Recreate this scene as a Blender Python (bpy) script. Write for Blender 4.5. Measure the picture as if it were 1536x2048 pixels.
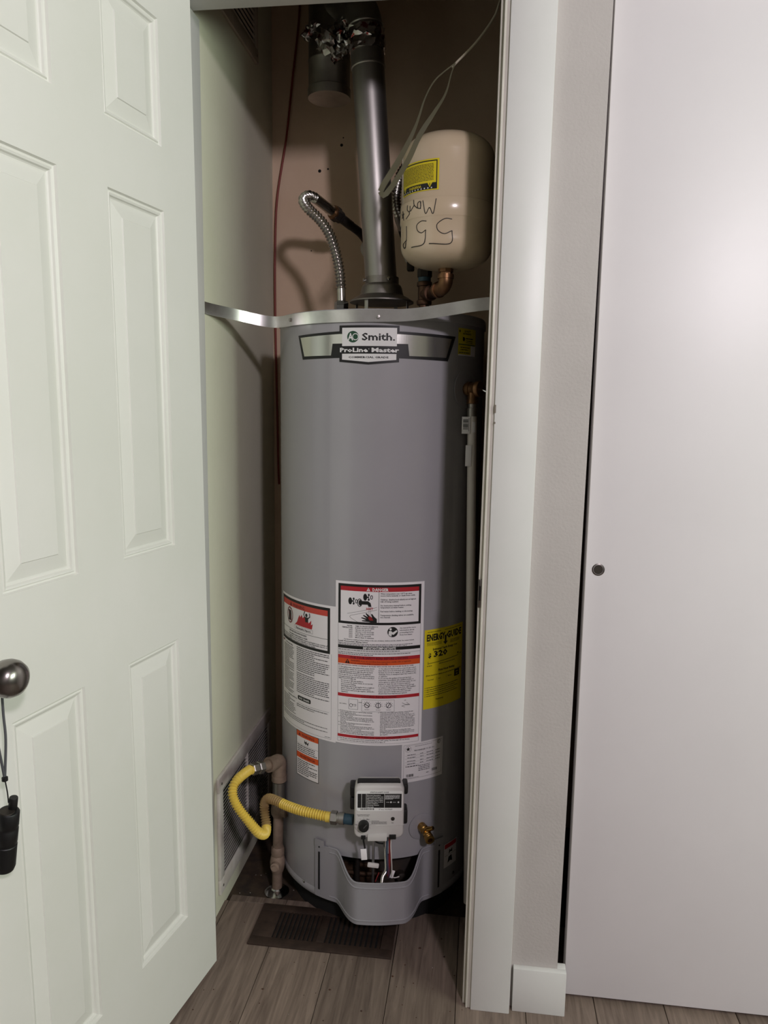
import bpy, bmesh, math, random
from mathutils import Vector, Matrix
random.seed(7)
for o in list(bpy.data.objects): bpy.data.objects.remove(o)
SC = bpy.context.scene
COL = SC.collection
R_ = math.radians

# ------------------------------------------------------------------ camera
cd = bpy.data.cameras.new('camera'); cam = bpy.data.objects.new('camera', cd); COL.objects.link(cam)
cd.sensor_fit = 'VERTICAL'; cd.sensor_height = 36.0; cd.sensor_width = 27.0
cd.lens = 36.0 * 1500 / 2048; cd.clip_start = 0.02; cd.clip_end = 60
_p, _y, _r = R_(7.9), R_(7.3), R_(0.8)
_F = Vector((-math.sin(_y)*math.cos(_p), math.cos(_y)*math.cos(_p), -math.sin(_p)))
_Rt = Vector((math.cos(_y), math.sin(_y), 0)); _U = _Rt.cross(_F)
_R2 = _Rt*math.cos(_r) + _U*math.sin(_r); _U2 = -_Rt*math.sin(_r) + _U*math.cos(_r)
cam.matrix_world = Matrix(((_R2.x, _U2.x, -_F.x, 0), (_R2.y, _U2.y, -_F.y, 0), (_R2.z, _U2.z, -_F.z, 1.3), (0, 0, 0, 1)))
SC.camera = cam

# ------------------------------------------------------------------ world and light
w = bpy.data.worlds.new('world'); SC.world = w; w.use_nodes = True
bg = w.node_tree.nodes['Background']; bg.inputs[0].default_value = (0.93, 0.97, 1.0, 1); bg.inputs[1].default_value = 0.22

def area(name, loc, target, sx, sy, power, color, shape='RECTANGLE'):
    l = bpy.data.lights.new(name, 'AREA'); l.shape = shape; l.size = sx; l.size_y = sy
    l.energy = power; l.color = color
    o = bpy.data.objects.new(name, l); COL.objects.link(o); o.location = loc
    o.rotation_euler = (Vector(target) - Vector(loc)).to_track_quat('-Z', 'Y').to_euler()
    return o
# daylight entering by the room's window, in the right-hand wall
area('window_daylight', (2.50, 0.15, 1.85), (-0.6, 1.2, 1.75), 1.2, 0.75, 52, (0.885, 1.0, 0.86))
# the room's ceiling lamp, behind the camera
ll = bpy.data.lights.new('ceiling_lamp', 'POINT'); ll.energy = 132; ll.color = (1.0, 0.90, 1.0); ll.shadow_soft_size = 0.11
lo = bpy.data.objects.new('ceiling_lamp', ll); COL.objects.link(lo); lo.location = (0.94, -1.05, 2.42)
vs = SC.view_settings; vs.view_transform = 'Standard'; vs.look = 'None'; vs.gamma = 1; vs.use_curve_mapping = False
vs.exposure = 0.0

# ------------------------------------------------------------------ materials
def lin(h):
    h = h.lstrip('#'); c = [int(h[i:i+2], 16)/255 for i in (0, 2, 4)]
    return tuple(x/12.92 if x <= .04045 else ((x+.055)/1.055)**2.4 for x in c) + (1,)
MATS = {}
def mat(name, col, rough=.5, metal=0, col2=None, scale=8, bump=0, bscale=60, coat=0, stretch=None, contrast=(.35, .65), aniso=0, trans=0, spec=.5):
    m = bpy.data.materials.new(name); m.use_nodes = True; nt = m.node_tree; b = nt.nodes['Principled BSDF']
    b.inputs['Base Color'].default_value = lin(col); b.inputs['Roughness'].default_value = rough; b.inputs['Metallic'].default_value = metal
    b.inputs['Specular IOR Level'].default_value = spec
    if coat: b.inputs['Coat Weight'].default_value = coat; b.inputs['Coat Roughness'].default_value = .12
    if trans: b.inputs['Transmission Weight'].default_value = trans
    tc = nt.nodes.new('ShaderNodeTexCoord'); mp = nt.nodes.new('ShaderNodeMapping'); nt.links.new(tc.outputs['Object'], mp.inputs[0])
    if stretch: mp.inputs['Scale'].default_value = stretch
    if col2:
        n = nt.nodes.new('ShaderNodeTexNoise'); n.inputs['Scale'].default_value = scale; n.inputs['Detail'].default_value = 6; n.inputs['Roughness'].default_value = .6
        nt.links.new(mp.outputs[0], n.inputs['Vector'])
        r = nt.nodes.new('ShaderNodeValToRGB'); r.color_ramp.elements[0].position = contrast[0]; r.color_ramp.elements[1].position = contrast[1]
        r.color_ramp.elements[0].color = lin(col); r.color_ramp.elements[1].color = lin(col2)
        nt.links.new(n.outputs['Fac'], r.inputs[0]); nt.links.new(r.outputs[0], b.inputs['Base Color'])
    if bump:
        n2 = nt.nodes.new('ShaderNodeTexNoise'); n2.inputs['Scale'].default_value = bscale; n2.inputs['Detail'].default_value = 4
        nt.links.new(mp.outputs[0], n2.inputs['Vector'])
        bp = nt.nodes.new('ShaderNodeBump'); bp.inputs['Strength'].default_value = bump; bp.inputs['Distance'].default_value = .002
        nt.links.new(n2.outputs['Fac'], bp.inputs['Height']); nt.links.new(bp.outputs[0], b.inputs['Normal'])
    MATS[name] = m
    return m
mat('white_door', '#DCDCD4', .42, col2='#E1E0DA', scale=3, bump=.06, bscale=40)
mat('white_trim', '#D3D2CF', .38, col2='#D8D6D4', scale=4, bump=.06, bscale=30)
mat('jamb_trim', '#CFCBBF', .45, col2='#D9D5CA', scale=9, bump=.08, bscale=40)
mat('grey_wall', '#B3ACA9', .75, col2='#B8B1AE', scale=5, bump=.25, bscale=180)
mat('slab_white', '#DFDADC', .40, col2='#E3DEE0', scale=2.5, bump=.03, bscale=30)
mat('closet_wall', '#CBB095', .8, col2='#D3BBA2', scale=3.5, bump=.2, bscale=120)
mat('closet_left_wall', '#CFCEB8', .8, col2='#D5D3C0', scale=3, bump=.2, bscale=120)
mat('darkened_wall', '#3A2C20', .9, col2='#4A3828', scale=12)  # right closet wall, colour darkened to keep the heater's right side in shade
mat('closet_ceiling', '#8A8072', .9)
mat('subfloor', '#2A201A', .95, col2='#473828', scale=22, bump=.6, bscale=60)
mat('heater_paint', '#A09FA2', .20, col2='#A3A2A5', scale=4, bump=.01, bscale=400, coat=.2)
mat('heater_top', '#A5A4A6', .35)
mat('cover_paint', '#99989C', .34, bump=.03, bscale=500)
mat('darkened_room_paint', '#737169', .8, bump=.1, bscale=120)  # unseen room walls and ceiling, colour darkened to lower the bounce light
mat('subfloor_plank', '#5E544B', .6, col2='#70655A', scale=6, stretch=(8, 1, 1))
mat('black_plastic', '#121212', .45)
mat('black_void', '#0B0A09', .95)
mat('chamber', '#2B2622', .8, col2='#3C3026', scale=30)
mat('rust_steel', '#5A4433', .6, metal=.6, col2='#3A2B22', scale=25)
mat('galv', '#A8A5A0', .42, metal=1, col2='#B7B4AE', scale=12, stretch=(1, 1, .15))
mat('galv_dull', '#94908A', .45, metal=1, col2='#A8A39C', scale=18, bump=.1)
mat('strap_steel', '#E2E1DF', .34, metal=1, col2='#D2D0CD', scale=20)
mat('stainless', '#CFCCC6', .24, metal=1, col2='#BBB7B0', scale=40)
mat('chrome', '#C8C8C8', .15, metal=1)
mat('foil', '#C9C6C4', .22, metal=1, col2='#8E3A38', scale=38, contrast=(.56, .60))
mat('brass', '#A8854A', .3, metal=1, col2='#8A6B3A', scale=30)
mat('bronze', '#8A6747', .42, metal=.85, col2='#6E5138', scale=22, bump=.15)
mat('dark_pipe', '#2C2825', .55, metal=.5, col2='#3B342E', scale=20)
mat('copper_old', '#5F4635', .5, metal=.8, col2='#44342A', scale=18)
mat('iron_pipe', '#A18D7C', .6, metal=.25, col2='#7A6859', scale=16, bump=.3, bscale=90)
mat('tank_paint', '#D0BD9F', .22, col2='#D4C2A6', scale=4, coat=.4)
mat('blue_cap', '#123A9A', .4)
mat('green_band', '#2F8A34', .5)
mat('blue_tape', '#2D4A58', .5)
mat('yellow_hose', '#E0C254', .45, col2='#CDAE54', scale=9, contrast=(.5, .72))
mat('dusty_hose', '#A98C52', .7, col2='#8F7650', scale=10)
mat('pvc', '#D9D2CA', .4)
mat('white_plastic', '#D8D4D1', .42)
mat('control_white', '#CBC8C5', .45)
mat('paper', '#EFECED', .5)
mat('paper_lilac', '#E4E1E2', .5)
mat('ink_black', '#141414', .5)
mat('ink_grey', '#4A4848', .6)
mat('ink_red', '#B5202B', .5)
mat('ink_dark_red', '#6B1218', .5)
mat('ink_salmon', '#CC4A3C', .5)
mat('ink_orange', '#D8541C', .5)
mat('yellow_label', '#E2CF1E', .5)
mat('yellow_tag', '#CDBE1E', .5)
mat('green_ink', '#1F4A32', .4)
mat('silver_foil', '#D2D2CC', .22, metal=.9)
mat('ink_white', '#E6E6E4', .5)
mat('skin_red', '#8E1B1D', .5)
mat('register_brown', '#4A3B33', .55, metal=.3, col2='#392D27', scale=30, bump=.2)
mat('grille_white', '#D0CBC6', .5, col2='#B8B0A8', scale=14)
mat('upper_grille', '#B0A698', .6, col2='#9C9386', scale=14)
mat('red_cable', '#7A2A20', .45)
mat('clear_plastic', '#8C896E', .3, trans=.6)
mat('pale_cord', '#B9B09A', .6)
mat('nickel', '#8F8A86', .26, metal=1)
mat('cord_grey', '#4A4B4E', .7)
mat('rubber_black', '#0E0E0F', .5)
mat('wire_red', '#8A2A2A', .5); mat('wire_white', '#D8D4D0', .5); mat('wire_blue', '#3D5468', .5); mat('wire_purple', '#5E4258', .5)
mat('aluminium', '#A9A9AB', .35, metal=.9)
mat('debris', '#5A3A28', .9, col2='#2E2019', scale=60)
mat('debris_white', '#B5B0A8', .8)

def plank_material():
    m = bpy.data.materials.new('vinyl_plank'); m.use_nodes = True; nt = m.node_tree; b = nt.nodes['Principled BSDF']; N = nt.nodes.new; L = nt.links.new
    tc = N('ShaderNodeTexCoord'); oi = N('ShaderNodeObjectInfo'); mp = N('ShaderNodeMapping'); mp.inputs['Scale'].default_value = (34, 2.2, 1)
    ad = N('ShaderNodeVectorMath'); ad.operation = 'ADD'; mu = N('ShaderNodeVectorMath'); mu.operation = 'SCALE'; mu.inputs['Scale'].default_value = 40
    cx = N('ShaderNodeCombineXYZ'); L(oi.outputs['Random'], cx.inputs[0]); L(oi.outputs['Random'], cx.inputs[1]); L(cx.outputs[0], mu.inputs[0])
    L(tc.outputs['Object'], ad.inputs[0]); L(mu.outputs[0], ad.inputs[1]); L(ad.outputs[0], mp.inputs[0])
    n = N('ShaderNodeTexNoise'); n.inputs['Scale'].default_value = 2.0; n.inputs['Detail'].default_value = 8; n.inputs['Roughness'].default_value = .65; n.inputs['Distortion'].default_value = .9; L(mp.outputs[0], n.inputs['Vector'])
    r = N('ShaderNodeValToRGB'); e = r.color_ramp.elements; e[0].position = .28; e[0].color = lin('#584A42'); e[1].position = .72; e[1].color = lin('#8A7A6E'); L(n.outputs['Fac'], r.inputs[0])
    hs = N('ShaderNodeHueSaturation'); mr = N('ShaderNodeMapRange'); mr.inputs['To Min'].default_value = .82; mr.inputs['To Max'].default_value = 1.18
    L(oi.outputs['Random'], mr.inputs[0]); L(mr.outputs[0], hs.inputs['Value']); L(r.outputs[0], hs.inputs['Color']); L(hs.outputs[0], b.inputs['Base Color'])
    b.inputs['Roughness'].default_value = .55
    bp = N('ShaderNodeBump'); bp.inputs['Strength'].default_value = .15; bp.inputs['Distance'].default_value = .001; L(n.outputs['Fac'], bp.inputs['Height']); L(bp.outputs[0], b.inputs['Normal'])
    MATS['vinyl_plank'] = m
plank_material()

# ------------------------------------------------------------------ mesh helpers
class MB:
    def __init__(s): s.v = []; s.f = []
    def add(s, vs, fs):
        k = len(s.v); s.v += [tuple(v) for v in vs]; s.f += [tuple(i + k for i in f) for f in fs]; return s
    def box(s, a, b, bev=0, rot=None, at=None, seg=2):
        bm = bmesh.new(); bmesh.ops.create_cube(bm, size=1)
        c = [(a[i] + b[i]) / 2 for i in range(3)]; d = [abs(b[i] - a[i]) for i in range(3)]
        for v in bm.verts: v.co = Vector((v.co.x*d[0], v.co.y*d[1], v.co.z*d[2]))
        if bev: bmesh.ops.bevel(bm, geom=list(bm.edges), offset=bev, segments=seg, profile=.5, affect='EDGES')
        M = Matrix.Translation(c)
        if rot is not None: M = Matrix.Translation(c) @ rot.to_4x4()
        if at is not None: M = at @ M
        bm.verts.index_update()
        s.add([M @ v.co for v in bm.verts], [[v.index for v in f.verts] for f in bm.faces]); bm.free(); return s
    def tube(s, path, rad, n=12, cap=True, flat=None):
        P = [Vector(p) for p in path]; m = len(P)
        T = []
        for i in range(m):
            t = P[min(i+1, m-1)] - P[max(i-1, 0)]
            T.append(t.normalized() if t.length > 1e-9 else Vector((0, 0, 1)))
        up = Vector((0, 0, 1)) if abs(T[0].z) < .9 else Vector((1, 0, 0))
        nrm = (up - T[0]*up.dot(T[0])).normalized()
        vs = []; fs = []
        for i in range(m):
            nrm = (nrm - T[i]*nrm.dot(T[i])).normalized(); b = T[i].cross(nrm)
            r = rad(i) if callable(rad) else (rad[i] if isinstance(rad, (list, tuple)) else rad)
            for j in range(n):
                a = 2*math.pi*j/n; vs.append(P[i] + (nrm*math.cos(a) + b*math.sin(a)*(flat or 1))*r)
        for i in range(m-1):
            for j in range(n):
                k = (j+1) % n; fs.append((i*n+j, i*n+k, (i+1)*n+k, (i+1)*n+j))
        if cap: fs.append(tuple(range(n-1, -1, -1))); fs.append(tuple((m-1)*n+j for j in range(n)))
        return s.add(vs, fs)
    def lathe(s, prof, M=Matrix(), n=40, hexa=False):
        vs = []; fs = []; m = len(prof)
        for r, z in prof:
            for j in range(n):
                a = 2*math.pi*j/n; vs.append(M @ Vector((max(r, 1e-5)*math.cos(a), max(r, 1e-5)*math.sin(a), z)))
        for i in range(m-1):
            for j in range(n):
                k = (j+1) % n; fs.append((i*n+j, i*n+k, (i+1)*n+k, (i+1)*n+j))
        fs.append(tuple(range(n-1, -1, -1))); fs.append(tuple((m-1)*n+j for j in range(n)))
        return s.add(vs, fs)
    def grid(s, rows):
        m = len(rows); n = len(rows[0]); vs = [p for r in rows for p in r]
        return s.add(vs, [(i*n+j, i*n+j+1, (i+1)*n+j+1, (i+1)*n+j) for i in range(m-1) for j in range(n-1)])
    def lean(s, k=.007, z0=1.0):
        s.v = [(x + k*(z - z0), y, z) for x, y, z in s.v]; return s
    def build(s, name, material, parent=None, inv=None, angle=38, solid=0, label=None, smooth=True):
        me = bpy.data.meshes.new(name); me.from_pydata(s.v, [], s.f)
        bm = bmesh.new(); bm.from_mesh(me); bmesh.ops.recalc_face_normals(bm, faces=bm.faces); bm.to_mesh(me); bm.free()
        if smooth:
            me.polygons.foreach_set('use_smooth', [True]*len(me.polygons)); me.set_sharp_from_angle(angle=R_(angle))
        me.materials.append(MATS[material])
        o = bpy.data.objects.new(name, me); COL.objects.link(o)
        if parent:
            o.parent = parent
            if inv is not None: o.matrix_parent_inverse = inv
            elif parent.type == 'EMPTY': o.matrix_parent_inverse = Matrix.Translation(parent.location).inverted()
        if solid:
            md = o.modifiers.new('thickness', 'SOLIDIFY'); md.thickness = solid; md.offset = 0
            ms = o.modifiers.new('edges', 'EDGE_SPLIT'); ms.split_angle = R_(40)
        if label: o['label'] = label
        return o
def tag(o, label, cat, group=None):
    o['label'] = label; o['category'] = cat
    if group: o['group'] = group
    return o
def struct(o, label=None):
    o['kind'] = 'structure'
    if label: o['label'] = label
    return o
def thing(name, label, cat, loc):
    o = bpy.data.objects.new(name, None); COL.objects.link(o); o.location = loc; o.empty_display_size = .05
    return tag(o, label, cat)
def axisM(p, d):
    d = Vector(d).normalized(); return Matrix.Translation(p) @ d.to_track_quat('Z', 'Y').to_matrix().to_4x4()
def spline(pts, step=.01):
    P = [Vector(p) for p in pts]; Q = [P[0]*2 - P[1]] + P + [P[-1]*2 - P[-2]]; out = []
    for i in range(1, len(Q)-2):
        a, b, c, d = Q[i-1:i+3]; n = max(2, int((c-b).length/step*1.5)+1)
        for k in range(n):
            t = k/n; out.append(.5*((2*b) + (c-a)*t + (2*a-5*b+4*c-d)*t*t + (3*b-a-3*c+d)*t**3))
    out.append(P[-1])
    res = [out[0]]; acc = 0; last = out[0]
    for p in out[1:]:
        seg = (p-last).length
        while acc + seg >= step and seg > 1e-9:
            t = (step-acc)/seg; last = last.lerp(p, t); res.append(last.copy()); seg = (p-last).length; acc = 0
        acc += seg; last = p
    res.append(out[-1]); return res
def corrugated(pts, r, amp, pitch, n=14, sharp=False):
    path = spline(pts, pitch/6)
    f = lambda i: r + amp*math.cos(2*math.pi*i/6)
    return MB().tube(path, f, n)
def smooth01(a, b, x):
    t = min(1, max(0, (x-a)/(b-a))); return t*t*(3-2*t)
def hexnut(mb, p, d, r, h, bev=.12):
    M = axisM(p, d); mb.lathe([(r*.86, 0), (r, h*bev), (r, h*(1-bev)), (r*.86, h)], M, n=6); return mb

# ------------------------------------------------------------------ flat print on labels
_tc = {}
def text2d(t):
    if t in _tc: return _tc[t]
    c = bpy.data.curves.new('t', 'FONT'); c.body = t; c.resolution_u = 1; c.fill_mode = 'FRONT'; c.offset = TXT['off']
    o = bpy.data.objects.new('t', c); COL.objects.link(o)
    dg = bpy.context.evaluated_depsgraph_get(); e = o.evaluated_get(dg); me = e.to_mesh()
    vs = [(v.co.x, v.co.y) for v in me.vertices]; fs = [tuple(p.vertices) for p in me.polygons]
    e.to_mesh_clear(); bpy.data.objects.remove(o); bpy.data.curves.remove(c)
    _tc[t] = (vs, fs); return vs, fs
TXT = {'off': .026}
class Sheet:
    """print in millimetres, x to the right and y down from the sheet's top left corner"""
    def __init__(s, mapf, maxseg=5.0): s.map = mapf; s.parts = {}; s.shapes = {}; s.seg = maxseg
    def _mb(s, m):
        mb = s.parts.setdefault(m, MB()); s.shapes.setdefault(m, []).append((len(mb.v), len(mb.f))); return mb
    def poly(s, pts, m, lv=1):
        bm = bmesh.new(); f = bm.faces.new([bm.verts.new((x, y, 0)) for x, y in pts])
        x0 = min(p[0] for p in pts); x1 = max(p[0] for p in pts); x = x0 + s.seg
        while x < x1 - .2:
            bmesh.ops.bisect_plane(bm, geom=bm.verts[:]+bm.edges[:]+bm.faces[:], plane_co=(x, 0, 0), plane_no=(1, 0, 0)); x += s.seg
        bmesh.ops.triangulate(bm, faces=bm.faces[:]); bm.verts.index_update()
        s._mb(m).add([s.map(v.co.x, v.co.y, lv) for v in bm.verts], [[v.index for v in f.verts] for f in bm.faces]); bm.free()
    def rect(s, x0, y0, x1, y1, m, lv=1):
        n = max(1, int(math.ceil((x1-x0)/s.seg))); r0 = []; r1 = []
        for i in range(n+1):
            x = x0 + (x1-x0)*i/n; r0.append(s.map(x, y0, lv)); r1.append(s.map(x, y1, lv))
        s._mb(m).grid([r0, r1])
    def frame(s, x0, y0, x1, y1, t, m, lv=1):
        s.rect(x0, y0, x1, y0+t, m, lv); s.rect(x0, y1-t, x1, y1, m, lv); s.rect(x0, y0+t, x0+t, y1-t, m, lv); s.rect(x1-t, y0+t, x1, y1-t, m, lv)
    def line(s, pts, w_, m, lv=1):
        for (ax, ay), (bx, by) in zip(pts[:-1], pts[1:]):
            dx, dy = bx-ax, by-ay; l = math.hypot(dx, dy) or 1; nx, ny = -dy/l*w_/2, dx/l*w_/2; ex, ey = dx/l*w_*.3, dy/l*w_*.3
            n = max(1, int(abs(dx)/s.seg)); A = []; B = []
            for i in range(n+1):
                t = i/n; x = ax-ex+(dx+2*ex)*t; y = ay-ey+(dy+2*ey)*t; A.append(s.map(x+nx, y+ny, lv)); B.append(s.map(x-nx, y-ny, lv))
            s._mb(m).grid([A, B])
    def disc(s, cx, cy, rx, ry, m, lv=1, n=28): s.poly([(cx+rx*math.cos(2*math.pi*i/n), cy+ry*math.sin(2*math.pi*i/n)) for i in range(n)], m, lv)
    def ring(s, cx, cy, rx, ry, w_, m, lv=1, n=28, a0=0, a1=360):
        A = []; B = []
        for i in range(n+1):
            a = R_(a0+(a1-a0)*i/n); A.append(s.map(cx+rx*math.cos(a), cy+ry*math.sin(a), lv)); B.append(s.map(cx+(rx-w_)*math.cos(a), cy+(ry-w_)*math.sin(a), lv))
        s._mb(m).grid([A, B])
    def text(s, t, x, y, h, m='ink_black', lv=2, w_=None, al='l', flip=False, off=None):
        """x,y: left (or centre/right) end of the baseline, h: capital height, w_: fitted width"""
        vs, fs = text2d(t)
        if not vs: return
        x0 = min(v[0] for v in vs); x1 = max(v[0] for v in vs); k = h/.69; kx = (w_/(x1-x0)) if w_ else k*.95
        W = (x1-x0)*kx; ox = x if al == 'l' else (x-W/2 if al == 'c' else x-W)
        if flip: s._mb(m).add([s.map(ox+W-(vx-x0)*kx, y+vy*k, lv) for vx, vy in vs], fs)
        else: s._mb(m).add([s.map(ox+(vx-x0)*kx, y-vy*k, lv) for vx, vy in vs], fs)
    def para(s, lines, x, y, h, pitch, w_, m='ink_black', lv=2, full=None):
        for i, t in enumerate(lines):
            if t: s.text(t, x, y+i*pitch, h, m, lv, w_=None if full is None else w_*full[i % len(full)] if len(t) > 12 else None)
    def greek(s, x, y, W, h, m='ink_grey', lv=2, rnd=random.Random(3), fill=1.0):
        e = x + W*fill
        while x < e:
            l = min(rnd.uniform(1.2, 4.5)*h, e-x); s.rect(x, y-h*.8, x+l, y, m, lv); x += l + h*.55
    def greeks(s, x, y, W, n, pitch, h, m='ink_grey', seed=1, lv=2):
        r = random.Random(seed)
        for i in range(n): s.greek(x, y+i*pitch, W, h, m, lv, r, r.choice((1, 1, .97, .9, .6)))
    def emit(s, parent, names):
        for m, mb in s.parts.items():
            cuts = s.shapes[m]; nm = names.get(m, 'print')
            if len(cuts) <= 5:
                for k, (v0, f0) in enumerate(cuts):
                    v1, f1 = cuts[k+1] if k+1 < len(cuts) else (len(mb.v), len(mb.f)); q = MB(); q.v = mb.v[v0:v1]; q.f = [tuple(i-v0 for i in f) for f in mb.f[f0:f1]]
                    q.build(nm, m, parent, inv=Matrix(), smooth=False)
            else: mb.build(nm, m, parent, inv=Matrix(), smooth=False)['kind'] = 'stuff'
def cylmap(X0, Y0, R, th0, ztop, base=.0004, step=.00012):
    def f(x, y, lv):
        a = R_(th0) + x/1000/R; r = R + base + step*lv
        return (X0 + r*math.sin(a), Y0 - r*math.cos(a), ztop - y/1000)
    return f

# ================================================================== the setting
YW = 1.512            # front face of the wall with the openings
WX, BY = -.637, 2.27  # closet's left wall, back wall
fl = struct(MB().box((-2.0, -2.5, -.05), (2.65, 2.29, -.006)).build('floor', 'subfloor'), 'dark bare subfloor under grey wood-look planks')
pw = .152; pmeshes = {}
def plank(x0, x1, y0, y1):
    key = (round(x1-x0, 4), round(y1-y0, 4))
    if key not in pmeshes:
        mb = MB().box((-(x1-x0)/2+.0006, -(y1-y0)/2+.0006, -.006), ((x1-x0)/2-.0006, (y1-y0)/2-.0006, 0), .0009, seg=1)
        o = mb.build('plank', 'vinyl_plank', fl); pmeshes[key] = o.data
    else:
        o = bpy.data.objects.new('plank', pmeshes[key]); COL.objects.link(o); o.parent = fl
    o.location = ((x0+x1)/2, (y0+y1)/2, 0)
rr = random.Random(5)
for k in range(-11, 11):
    x0 = -.018 + k*pw; x1 = x0+pw
    if k >= 1 : ends = [1.79]
    elif k == 0: ends = [1.79]
    elif k <= -3: ends = [1.79, 1.765]
    else: ends = [1.79]
    y = ends[-1]
    if len(ends) == 2 and x0 > -.72: plank(max(x0, WX+.002), x1, 1.765, 1.79)
    first = {-1: .62, -2: .95, -3: .45, -4: .8, 0: .78}.get(k, rr.uniform(.3, 1.15))
    seg = first
    while y > -.35:
        y0 = max(-.38, y-seg)
        plank(x0, x1, y0, y); y = y0; seg = 1.2

def wallbox(name, a, b, m, label): return struct(MB().box(a, b).build(name, m), label)
wallbox('wall_left', (WX-.10, 1.655, -.006), (WX, BY+.1, 2.6), 'closet_left_wall', 'dingy painted left wall inside the closet')
wallbox('wall_back', (WX, BY, -.006), (1.6, BY+.1, 2.6), 'closet_wall', 'beige unpainted back wall of the closet')
wallbox('wall_right', (.075, 1.655, -.006), (.19, BY, 2.55), 'darkened_wall', 'darkened closet right wall hidden behind the door casing')
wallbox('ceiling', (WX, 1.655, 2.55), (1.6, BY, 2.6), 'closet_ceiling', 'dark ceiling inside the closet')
mb = MB()
mb.box((-2.0, YW, 0), (-.655, 1.655, 2.6))                 # left of the closet opening
mb.box((-.655, YW, 2.145), (.035, 1.655, 2.6))             # over the closet opening
mb2 = MB().box((.035, YW, 0), (.205, 1.655, 2.6)).lean(); mb.add(mb2.v, mb2.f)   # pier between the two openings
mb.box((.225, YW, 2.09), (1.0, 1.655, 2.6)); mb.box((1.0, YW, 0), (2.0, 1.655, 2.6))
struct(mb.build('wall_front', 'grey_wall'), 'grey painted wall around the closet openings')
wallbox('wall_side', (1.55, 1.655, 0), (1.6, BY, 2.55), 'closet_wall', 'side wall of the neighbouring closet')
# casing, jambs, stops
struct(MB().box((.0215, 1.488, 0), (.105, YW, 2.13), .0015).lean().build('trim_1', 'white_trim'), 'flat white casing board right of the open closet')
struct(MB().box((-.74, 1.488, 2.131), (.12, YW, 2.215), .0015).build('trim_2', 'white_trim'), 'flat white head casing over the closet opening')
struct(MB().box((-.725, 1.490, 0), (-.648, YW, 2.131), .0015).build('trim_3', 'white_trim'), 'white casing behind the open panelled door')
jr = MB().box((.0115, 1.494, 0), (.0345, 1.645, 2.124), .001)
jr = struct(jr.lean().build('trim_4', 'jamb_trim'), 'cream painted right door jamb with stop strip')
MB().box((.0035, 1.504, 0), (.0116, 1.552, 2.122), .0025).lean().build('stop_strip', 'jamb_trim', jr)
MB().box((.0105, 1.4925, 0), (.0150, 1.500, 2.122), .001).lean().build('bead', 'jamb_trim', jr)
sp = MB().box((.0035, 1.4985, .900), (.0116, 1.5042, .958), .0008).lean().build('strike_plate', 'nickel', jr, label='scratched metal strike plate')
MB().box((.0052, 1.4980, .915), (.0085, 1.4990, .945)).lean().build('latch_hole', 'black_void', sp)
jl = struct(MB().box((-.652, 1.512, 0), (-.632, 1.682, 2.124), .001).build('trim_5', 'white_trim'), 'white left door jamb beside the open door')
struct(MB().box((-.655, 1.494, 2.124), (.034, 1.645, 2.144), .001).build('trim_6', 'white_trim'), 'white head jamb over the closet opening')
bb = MB().box((.1045, 1.498, 0), (.217, YW, .102), .0012); bb.box((.1975, YW, 0), (.217, 1.53, .102), .0012)
struct(bb.build('baseboard_right', 'white_trim'), 'short white baseboard between the casing and the sliding door')

for z, h in ((1.293, .016), (1.272, .004)):
    MB().box((.0205, 1.4872, z), (.0240, 1.4895, z+h), .0006, seg=1).lean().build('paint_chip', 'subfloor_plank', bpy.data.objects['trim_1'])
wb = bpy.data.objects['wall_back']
for x, z, s_ in ((-.430, 2.055, .0045), (-.425, 2.075, .002), (-.495, 1.985, .005), (-.47, 1.99, .003), (-.52, 1.76, .002), (-.20, 2.08, .003)):
    MB().lathe([(s_, 0), (s_*.8, .0006), (s_*.2, .0007)], axisM((x, BY-.0001, z), (0, -1, 0)), 7).build('wall_nick', 'black_void', wb)
# sliding slab door on the right
ds = struct(MB().box((.2205, 1.55, .012), (1.03, 1.585, 2.12), .0015).build('door_2', 'slab_white'), 'plain white flat sliding closet door')
px, pz = .2455, .978
fp = MB().lathe([(.0125, -.0012), (.0128, .0004), (.0105, .0010), (.0098, -.0004), (.0095, -.009)], axisM((px, 1.55, pz), (0, -1, 0)), 40).build('finger_pull', 'nickel', ds, label='round nickel finger pull')
MB().lathe([(.0096, -.0006), (.0096, .0003), (.0093, .0003)], axisM((px, 1.55, pz), (0, -1, 0)), 40).build('pull_cup', 'dark_pipe', fp, inv=Matrix())

# ------------------------------------------------------------------ six panel door, swung open
DA = R_(10.2); DH = Vector((-.581, 1.522, 0)); DT = Vector((-math.sin(DA), -math.cos(DA), 0)); DN = Vector((math.cos(DA), -math.sin(DA), 0))
def dm(s, d, z): return DH + DT*(s + .016*(z-1)) + DN*d + Vector((0, 0, z))
Sg = [0, .112, .274, .393, .552, .66]; Zg = [.010, .202, .828, 1.022, 1.659, 1.772, 1.99, 2.11]
mb = MB()
for i in range(5):
    for j in range(7):
        if i in (1, 3) and j in (1, 3, 5): continue
        mb.add([dm(Sg[i], 0, Zg[j]), dm(Sg[i+1], 0, Zg[j]), dm(Sg[i+1], 0, Zg[j+1]), dm(Sg[i], 0, Zg[j+1])], [(0, 1, 2, 3)])
B = [dm(s, d, z) for d in (0, -.035) for s, z in ((0, .01), (.66, .01), (.66, 2.11), (0, 2.11))]
mb.add(B, [(7, 6, 5, 4), (0, 1, 5, 4), (1, 2, 6, 5), (2, 3, 7, 6), (3, 0, 4, 7)])
door = struct(mb.build('door_1', 'white_door', smooth=False), 'open white six-panel door with a brushed nickel knob')
PROF = [(0, 0), (.0022, -.0042), (.0050, -.0052), (.0066, -.0028), (.0098, -.0040), (.0115, -.0072), (.0135, -.0088), (.0160, -.0092), (.0400, -.0040), (.0412, -.0022)]
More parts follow.
